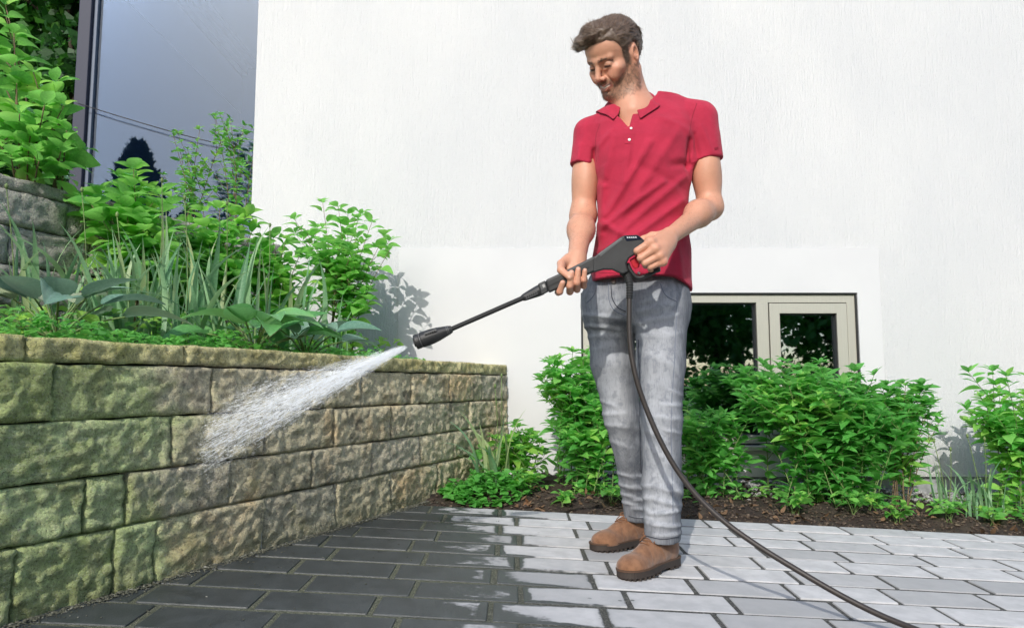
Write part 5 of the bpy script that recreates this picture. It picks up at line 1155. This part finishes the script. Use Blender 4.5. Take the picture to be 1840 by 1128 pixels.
def strap_clump(label, base, n, h, spread, lean, group, buds=0, widen=1.):
    root = empty('strap_leaf_clump', base); tag(root, label, 'strap plant', group); lv = []
    for i in range(n):
        az = random.uniform(0, 6.28); tilt_ = abs(random.gauss(0, lean)); hh = h*random.uniform(.6, 1.08)
        p_ = (base[0] + random.gauss(0, spread), base[1] + random.gauss(0, spread*.8), base[2] - .01)
        R = Matrix.Rotation(az, 4, 'Z') @ Matrix.Rotation(-tilt_, 4, 'X') @ Matrix.Rotation(random.uniform(-.8, .8), 4, 'Z'); lv.append((Matrix.Translation(p_) @ R @ Matrix.Diagonal((hh*widen, hh, hh, 1)), random.randint(0, 9)))
    finish(root, lv, BL, 300, 'blade')
    for i in range(buds):
        az = random.uniform(0, 6.28); e = np.array(base) + np.array([math.cos(az)*h*.15, math.sin(az)*h*.1, h*random.uniform(1.0, 1.18)]); b0 = np.array(base)
        pts = curve3(b0, e, (.02, 0, 0), 8); stem_obj(root, pts, .0024, .0018, M_STEM, 'bud_stalk')
        q = pts[-1] - b0; MB().tube([q + np.array([0, 0, z]) for z in (-.004, .002, .008, .014, .018)], [.002, .0055, .0065, .004, .001], 8).build('bud', M_STEM, root, smooth=True)
GA = 'strap-leaved clumps in the raised bed'
for px, Y, n, h, sp, ln, lab in ((20, 2.55, 22, .50, .06, .25, 'strap leaves at the far left behind the blue-grey hosta'), (150, 2.75, 20, .50, .06, .3, 'strap leaves leaning left just right of the blue-grey hosta'), (215, 2.60, 20, .46, .05, .28, 'strap leaves between the blue-grey hosta and the middle of the bed'), (275, 2.75, 28, .54, .06, .2, 'tall dense strap leaves in the middle of the raised bed'), (330, 2.62, 24, .46, .06, .24, 'strap leaves left of the green hosta'), (395, 3.05, 16, .56, .07, .2, 'strap leaves rising behind the green hosta'), (470, 3.15, 14, .56, .07, .22, 'strap leaves behind the right side of the green hosta'), (545, 3.20, 12, .48, .05, .24, 'thin strap leaves left of the heart-leaved shrub at the wall end'), (600, 3.55, 7, .40, .05, .22, 'a few strap leaves at the foot of the heart-leaved shrub')):
    strap_clump(lab, on_bed(px, Y), n, h, sp, ln, GA, buds=1 if n > 13 else 0)
GD = 'daffodil clumps in the ground bed'
strap_clump('dark daffodil leaves in front of the end of the stone wall', on_soil(893, 3.50), 22, .46, .04, .34, GD, 2)
strap_clump('short upright daffodil clump on bare soil right of the large bush', on_soil(1688, 3.62), 13, .31, .018, .17, GD, 2)
strap_clump('daffodil clump beside the bush at the right edge', on_soil(1752, 3.58), 18, .34, .045, .2, GD, 2)
# --- hostas
def hosta(label, base, n, size, geos, group, az0=0.):
    root = empty('hosta', base); tag(root, label, 'hosta', group); lv = []
    for i in range(n):
        az = az0 + i*2.39996 + random.gauss(0, .15); ring = (i + .5)/n; el = 1.15 - .85*ring + random.gauss(0, .08); L_ = size*(.55 + .5*ring)
        d = np.array([math.cos(az)*math.cos(el), math.sin(az)*math.cos(el), math.sin(el)]); e = np.array(base) + d*L_*(1.05) + np.array([0, 0, .01])
        stem_obj(root, curve3(base, e, np.array([0, 0, .03]), 7), .004, .0028, M_STEM, 'leaf_stalk')
        ld = np.array([math.cos(az), math.sin(az), 0.62 - .62*ring]); lv.append((lm(e, ld, size*random.uniform(.75, 1.05), random.gauss(0, .25)), random.randint(0, 9)))
    finish(root, lv, geos, 300)
GH = 'hostas in the raised bed'
hosta('blue-grey hosta with broad ribbed leaves at the left end of the bed', on_bed(95, 2.22), 15, .20, HOSTA_B, GH, .4)
hosta('green hosta with broad leaves just above the wall near the water jet', on_bed(455, 2.62), 20, .185, HOSTA_G, GH, 1.)
hosta('bluish hosta right behind the green one, under the heart-leaved shrub', on_bed(548, 2.86), 12, .17, HOSTA_B, GH, 2.)
# --- leafy shrubs in the raised bed and on the terrace
GW = 'heart-leaved shrubs in the raised bed'
def px_tips(l): return [P(x, y, Y) for x, y, Y in l]
b = on_bed(225, 3.05); shrub('leafy_shrub', 'shrub with large light green leaves rising in front of the glass at left', 'shrub', b, px_tips([(180, 345, 3.0), (215, 320, 3.05), (240, 305, 3.0), (265, 345, 3.1), (290, 375, 3.0), (200, 390, 2.95), (250, 400, 2.95), (160, 380, 3.05), (300, 420, 2.95), (225, 355, 2.9)]), .125, OVATE, GW, node=.05, start=.40, stem_mat=M_TWIG, side=2, spread=.06, crown=5)
b = on_bed(390, 3.4); shrub('leafy_shrub', 'shrub in front of the house corner between glass and white wall', 'shrub', b, px_tips([(340, 400, 3.35), (365, 380, 3.4), (395, 375, 3.4), (425, 385, 3.4), (455, 410, 3.4), (375, 430, 3.3), (420, 440, 3.3), (470, 450, 3.35), (345, 450, 3.3), (400, 410, 3.3)]), .118, OVATE, GW, node=.05, start=.35, stem_mat=M_TWIG, side=2, spread=.07, crown=5)
b = on_bed(300, 3.2); shrub('leafy_shrub', 'lower leafy shrub filling the gap in the middle of the bed', 'shrub', b, px_tips([(290, 420, 3.15), (320, 430, 3.2), (260, 440, 3.15), (340, 470, 3.15), (310, 490, 3.05), (270, 490, 3.1)]), .11, OVATE, GW, node=.05, start=.35, stem_mat=M_TWIG, side=2, spread=.06)
b = on_bed(500, 3.5); shrub('leafy_shrub', 'low leafy shrub filling the bed between the house corner and the airy shrub', 'shrub', b, px_tips([(465, 440, 3.45), (490, 425, 3.5), (515, 430, 3.5), (540, 455, 3.5), (478, 480, 3.4), (510, 490, 3.4), (550, 500, 3.45)]), .10, OVATE, GW, node=.05, start=.35, stem_mat=M_TWIG, side=2, spread=.07)
b = on_bed(610, 3.72); shrub('leafy_shrub', 'airy shrub with thin stems against the white wall above the water jet', 'shrub', b, px_tips([(530, 395, 3.7), (552, 420, 3.65), (580, 365, 3.75), (608, 372, 3.7), (625, 385, 3.75), (645, 392, 3.7), (668, 400, 3.7), (690, 425, 3.7), (700, 450, 3.65), (640, 430, 3.6), (610, 440, 3.65), (570, 450, 3.65), (655, 470, 3.65), (625, 500, 3.6), (665, 540, 3.6), (640, 590, 3.55)]), .092, OVATE, GW, node=.055, start=.4, stem_mat=M_TWIG, side=2, spread=.07, crown=4, r0=.0028)
b = (-2.02, 2.98, UZ - .05); shrub('leafy_shrub', 'shrub with sunlit leaves in the top left corner, overhanging the terrace wall', 'shrub', b, px_tips([(10, 10, 2.9), (25, 60, 2.85), (60, 130, 2.8), (100, 150, 2.85), (115, 190, 2.8), (120, 235, 2.8), (80, 190, 2.75), (30, 150, 2.85), (5, 200, 2.85), (55, 240, 2.75), (110, 270, 2.8), (20, 280, 2.75), (70, 290, 2.75), (-20, 100, 2.9), (-25, 230, 2.8), (35, 205, 2.7)]), .120, OVATE, GW, node=.085, start=.42, stem_mat=M_TWIG, side=1, spread=.1, crown=4, r0=.005)
GT = 'slender shrubs growing in front of the tall glass'
for px, Y, h, n, lab in ((350, 4.28, .78, 6, 'slender green shrub before the middle of the tall glass pane'), (432, 4.36, .92, 5, 'slender twiggy shrub close to the house corner before the glass')):
    X = float(P(px, 300, Y)[0]); b = (X, Y, UZ - .03); shrub('slender_shrub', lab, 'shrub', b, [(X + random.gauss(0, .09), Y + random.gauss(0, .06), UZ + h*random.uniform(.6, 1.02)) for _ in range(n)], .055, LANCE, GT, node=.05, start=.1, stem_mat=M_TWIG, side=3, spread=.05, crown=4, r0=.003)
# --- ground covers
def cover(name, label, pts, geos, leaf, kind='stuff', cat='ground cover'):
    V = []; F = []; n = 0
    for p_ in pts:
        az = random.uniform(0, 6.28); d = (math.cos(az), math.sin(az), random.uniform(-.1, .7)); v, f, me = random.choice(geos); A = np.array(lm(p_, d, leaf*random.uniform(.6, 1.3), random.gauss(0, .4))); V.append(v @ A[:3, :3].T + A[:3, 3]); F += [tuple(i + n for i in q) for q in f]; n += len(v)
    tag(link(name, new_mesh(name, np.concatenate(V), F, geos[0][2].materials[0], True)), label, cat, kind=kind)
pts = []
for i in range(3800):
    s_ = random.uniform(-.1, 2.1); d = .16 + abs(random.gauss(0, .13)); q = WA + WD*s_ - WN*d; hmax = .075*(.45 + .8*max(0, float(vnoise(s_*7, d*9, 0, 3)) + .45)); pts.append((q[0], q[1], BEDZ + random.uniform(.0, max(.02, hmax))))
cover('bed_ground_cover', 'low small-leaved ground cover along the top of the stone wall', pts, LANCE, .030)
pts = []
for i in range(2600):
    X = random.uniform(-1.9, -.2); Y = random.uniform(2.3, 4.1); lo, hi = wall_x(Y) - 1.25, wall_x(Y) - .55
    if not lo < X < hi: continue
    pts.append((X, Y, BEDZ + .04 + random.uniform(0, .12)))
cover('bed_undergrowth', 'dark undergrowth of small leaves between the plants of the raised bed', pts, OVATE, .055)
pts = []
for i in range(620):
    a = random.uniform(0, 6.28); r = math.sqrt(random.random()); X = -.13 + .20*r*math.cos(a); Y = 3.40 + .15*r*math.sin(a)
    if X < wall_x(Y) + .01: continue
    pts.append((X, Y, float(soil_z(X, Y)) + random.uniform(.01, .10*(1.1 - r*r))))
cover('soil_ground_cover', 'round-leaved ground cover at the foot of the stone wall end', pts, ROUND, .034)
pts = []
for i in range(420):
    X = random.uniform(.05, 2.9); Y = random.uniform(3.5, 4.0); pts.append((X, Y, float(soil_z(X, Y)) + random.uniform(.0, .07)))
cover('soil_undergrowth', 'scattered small leaves under the bushes by the house', pts, LANCE, .05)
# --- dry leaf litter
M_DRY = leaf_mat('dry_leaf', (.10, .055, .03), (.24, .15, .08), .8, .1); DRY = geo_set(M_DRY, [dict(w=.3, droop=.5, fold=.5, n=4), dict(w=.25, droop=-.4, fold=-.3, n=4)])
pts = []
for i in range(170):
    X = random.uniform(.0, 2.7); Y = YSOIL + .03 + abs(random.gauss(0, .18)); pts.append((X, min(Y, 4.0), float(soil_z(X, Y)) + .008))
cover('leaf_litter', 'dry brown leaves scattered over the soil', pts, DRY, .032, cat='leaf litter')
# ================================================================ trees
def tree(label, base, H, crown_c, crown_r, n, leaf, mat, cat='tree', trunk_r=.12, clumps=26, name='broadleaf_tree', group=None, seed=1):
    rg = np.random.default_rng(seed); root = empty(name, base); tag(root, label, cat, group); b = np.array(base); cc = np.array(crown_c); cr = np.array(crown_r)
    tr = MB(); top = np.array([rg.normal(0, .1), rg.normal(0, .1), H*.82]); pts = [top*t_ + np.array([.1*math.sin(4*t_), .08*math.sin(3*t_ + 1), 0]) for t_ in np.linspace(0, 1, 9)]; tr.tube(pts, [trunk_r*(1 - .8*t_) for t_ in np.linspace(0, 1, 9)], 10).build('trunk', M_BARK, root, smooth=True)
    cl = []
    for k in range(clumps):
        d = rg.normal(size=3); d /= np.linalg.norm(d); r = rg.uniform(.45, .95); c = cc - b + d*cr*r; cl.append((c, rg.uniform(.22, .42)*cr.mean()))
        if k % 2 == 0:
            s0 = top*rg.uniform(.35, .85); MB().tube([s0 + (c - s0)*u + np.array([0, 0, .15*math.sin(3.1*u)]) for u in np.linspace(0, 1, 6)], [trunk_r*.35*(1 - .8*u) for u in np.linspace(0, 1, 6)], 6).build('limb', M_BARK, root, smooth=True)
    ci = rg.integers(0, clumps, n); C_ = np.array([c for c, r in cl])[ci]; R_ = np.array([r for c, r in cl])[ci]; d = rg.normal(size=(n, 3)); d /= np.linalg.norm(d, axis=1)[:, None]
    p_ = C_ + d*(R_*rg.uniform(.55, 1.08, n)**.7)[:, None]*np.array([1, 1, .8]); dr = d*.4 + rg.normal(0, .6, (n, 3)) + np.array([0, 0, -.25]); dr /= np.linalg.norm(dr, axis=1)[:, None]; sd_ = np.cross(dr, rg.normal(size=(n, 3))); sd_ /= np.linalg.norm(sd_, axis=1)[:, None]; L_ = leaf*rg.uniform(.6, 1.3, n)[:, None]; nn_ = np.cross(sd_, dr)
    V = np.stack([p_, p_ + dr*L_*.5 + sd_*L_*.30 + nn_*L_*.06, p_ + dr*L_, p_ + dr*L_*.5 - sd_*L_*.30 + nn_*L_*.06], 1).reshape(-1, 3); F = np.arange(4*n).reshape(-1, 4)
    tag(link('crown', new_mesh('crown', V, F, mat, True), root), kind='stuff'); return root
def conifer(label, base, H, R0, n, seed, group):
    rg = np.random.default_rng(seed); root = empty('conifer', base); tag(root, label, 'tree', group); MB().tube([(0, 0, H*t_) for t_ in np.linspace(0, .95, 6)], [.11*(1 - .9*t_) for t_ in np.linspace(0, 1, 6)], 8).build('trunk', M_BARK, root, smooth=True)
    z = H*(.06 + .94*rg.uniform(0, 1, n)**1.25); a = rg.uniform(0, 6.28, n); rr = R0*(1 - z/H)**.6*np.clip(.55 + .45*rg.uniform(0, 1, n) + .12*np.sin(a*5 + z*3), 0, 1.1); p_ = np.stack([rr*np.cos(a), rr*np.sin(a), z], 1)
    dr = np.stack([np.cos(a)*.5, np.sin(a)*.5, np.full(n, .9)], 1) + rg.normal(0, .35, (n, 3)); dr /= np.linalg.norm(dr, axis=1)[:, None]; sd_ = np.cross(dr, rg.normal(size=(n, 3))); sd_ /= np.linalg.norm(sd_, axis=1)[:, None]; L_ = (.22*rg.uniform(.6, 1.3, n))[:, None]
    V = np.stack([p_, p_ + dr*L_*.5 + sd_*L_*.22, p_ + dr*L_, p_ + dr*L_*.5 - sd_*L_*.22], 1).reshape(-1, 3); tag(link('crown', new_mesh('crown', V, np.arange(4*n).reshape(-1, 4), M_CONI, True), root), kind='stuff')
GWD = 'woodland trees beyond the terrace'
zt = UZ
tree('dark woodland tree standing left of the tall glass', (-4.9, 7.4, zt), 6.0, (-4.9, 7.4, zt+2.9), (1.5, 1.3, 2.6), 9000, .15, M_WOODS, seed=3, group=GWD, trunk_r=.13)
tree('woodland tree with lighter leaves nearest the glass post', (-4.1, 6.6, zt), 4.6, (-4.2, 6.6, zt+2.0), (1.0, .9, 1.9), 5500, .12, M_WOODS, seed=4, group=GWD, trunk_r=.09)
tree('woodland tree cut off by the left edge behind the overhanging shrub', (-6.6, 7.0, zt), 6.4, (-6.5, 7.0, zt+2.8), (1.6, 1.3, 2.7), 8000, .15, M_WOODS, seed=5, group=GWD, trunk_r=.14)
tree('tall dark tree at the back of the wood', (-6.2, 9.8, zt), 8.5, (-6.0, 9.8, zt+4.0), (2.6, 1.4, 3.9), 9000, .22, M_WOODS, seed=6, group=GWD, trunk_r=.18)
GRF = 'garden trees mirrored in the window panes'
for i, (x, y, h, r) in enumerate(((-9.3, -8.4, 6.6, 1.5), (-7.6, -7.6, 4.6, 1.2), (-11.6, -9.5, 5.2, 1.5))):
    conifer(('tall dark conifer mirrored left of centre in the tall glass', 'smaller dark conifer mirrored behind the slender shrub in the tall glass', 'conifer mirrored near the post of the tall glass')[i], (x, y, -.2), h, r, 6000, 20 + i, GRF)
for i, (x, y, h) in enumerate(((1.2, -8.5, 6.), (4.4, -7.6, 6.5), (8.0, -8.6, 6.5), (11.5, -8.0, 6.), (6.2, -11.5, 9.5), (1.8, -12.5, 9.5))):
    tree(('garden tree mirrored at the left of the basement window', 'garden tree mirrored in the middle of the basement window', 'garden tree mirrored in the right sash of the basement window', 'garden tree mirrored at the far right of the basement window', 'tall tree mirrored above the others in the basement window', 'tall tree mirrored at the back of the basement window')[i], (x, y, -.3), h, (x, y, h*.52), (1.9, 1.5, h*.46), 5200, .22, M_WOODS, seed=30 + i, group=GRF, trunk_r=.15)

pts_ = np.random.default_rng(77); nH = 9000; hx = pts_.uniform(-4, 16, nH); hyy = -6.6 + pts_.normal(0, .35, nH); hz_ = pts_.uniform(-.2, 2.3, nH)*(1 + .12*np.sin(hx*2.1))
p_ = np.stack([hx, hyy, hz_], 1); dr = pts_.normal(size=(nH, 3)); dr /= np.linalg.norm(dr, axis=1)[:, None]; sd_ = np.cross(dr, pts_.normal(size=(nH, 3))); sd_ /= np.linalg.norm(sd_, axis=1)[:, None]; L_ = (.2*pts_.uniform(.6, 1.3, nH))[:, None]
hedge = empty('hedge', (6, -6.6, -.2)); tag(hedge, 'added unseen hedge that darkens the reflection in the basement window', 'hedge')  # hedge added behind the camera so the basement panes mirror dark foliage
V = np.stack([p_, p_ + dr*L_*.5 + sd_*L_*.3, p_ + dr*L_, p_ + dr*L_*.5 - sd_*L_*.3], 1).reshape(-1, 3) - np.array([6, -6.6, -.2]); tag(link('foliage', new_mesh('foliage', V, np.arange(4*nH).reshape(-1, 4), M_WOODS, True), hedge), kind='stuff')
# ================================================================ water jet
T0 = P(746, 616, 2.132); U1 = WA + WD*s_of_px(395); HITP = np.array([U1[0], U1[1], 0]) + np.array([WN[0], WN[1], 0])*.02
HITA = P(300, 850, float((WA + WD*s_of_px(300))[1])) + np.array([WN[0], WN[1], 0])*.015; HITB = P(420, 712, float((WA + WD*s_of_px(420))[1])) + np.array([WN[0], WN[1], 0])*.015
jet = empty('water_jet', tuple(T0)); tag(jet, 'white fan of pressurised water spraying from the nozzle onto the stone wall', 'water jet')
MID = (HITA + HITB)/2; AXD = MID - T0; JL = np.linalg.norm(AXD); ax_ = AXD/JL; lat = HITB - HITA; HW = np.linalg.norm(lat)/2; lat = lat - ax_*(lat @ ax_); lat /= np.linalg.norm(lat); thk = np.cross(ax_, lat)
JM = Matrix(((ax_[0], lat[0], thk[0], 0), (ax_[1], lat[1], thk[1], 0), (ax_[2], lat[2], thk[2], 0), (0, 0, 0, 1)))
t = NT('water_drop'); df = t.n('BsdfDiffuse', {'Color': (.95, .97, .985, 1)}); tl = t.n('BsdfTranslucent', {'Color': (.95, .97, .985, 1)}); mx = t.n('MixShader', {0: .45, 1: df.outputs[0], 2: tl.outputs[0]}); t.t.links.new(mx.outputs[0], t.out.inputs[0]); M_DROP = t.m
rg = np.random.default_rng(5)
def streaks(n, u0, u1, sv, sw, l0, l1, r0, r1, name, ragged=.0, bias=-.1, fall=.85):
    u = rg.uniform(u0, u1, n)**.85; v = np.clip(rg.normal(bias, sv, n), -1.25, 1.1); w_ = np.clip(rg.normal(0, sw, n), -1.4, 1.4)
    keep = rg.uniform(0, 1, n) < np.clip(.62 + .75*vnoise(v*9, w_*2, u*1.3, 4) + .25*vnoise(v*23, w_*3, u*2.2, 6), .08, 1)*np.clip(1.3 - fall*u, 0, 1); u, v, w_ = u[keep], v[keep], w_[keep]; n = len(u)
    p0 = np.stack([JL*u, v*(.0025 + HW*u), w_*(.0025 + .022*u)], 1) + rg.normal(0, 1, (n, 3))*ragged*u[:, None]; d = np.stack([np.full(n, JL), v*HW, w_*.022], 1) + rg.normal(0, 1, (n, 3))*.012; d /= np.linalg.norm(d, axis=1)[:, None]
    L_ = (rg.uniform(l0, l1, n)*(1.15 - .55*u))[:, None]; r = (rg.uniform(r0, r1, n)*(.55 + .6*u))[:, None]
    L_ = np.minimum(L_, np.maximum((JL*1.0 - p0[:, :1])*.98, .001)); s1 = np.cross(d, [0, 0, 1.]); s1 /= np.linalg.norm(s1, axis=1)[:, None]; s2 = np.cross(d, s1)
    m = p0 + d*L_*.45; V = np.stack([p0, m + s1*r, m + s2*r, m - s1*r, m - s2*r, p0 + d*L_], 1).reshape(-1, 3); b = (np.arange(n)*6)[:, None, None]
    F = (b + np.array([(0,2,1),(0,3,2),(0,4,3),(0,1,4),(5,1,2),(5,2,3),(5,3,4),(5,4,1)])[None]).reshape(-1, 3)
    o = link(name, new_mesh(name, V, F, M_DROP), jet); o.matrix_basis = JM; tag(o, kind='stuff')
streaks(19000, .02, 1., .52, .55, .012, .045, .00016, .00048, 'water_streaks')
streaks(24000, .12, 1.02, .66, 1.0, .002, .007, .00018, .00042, 'droplets', .012, fall=.6)
streaks(30000, .50, 1.0, .8, 1.8, .0008, .0016, .00016, .00036, 'splash_mist', .036, fall=.5)
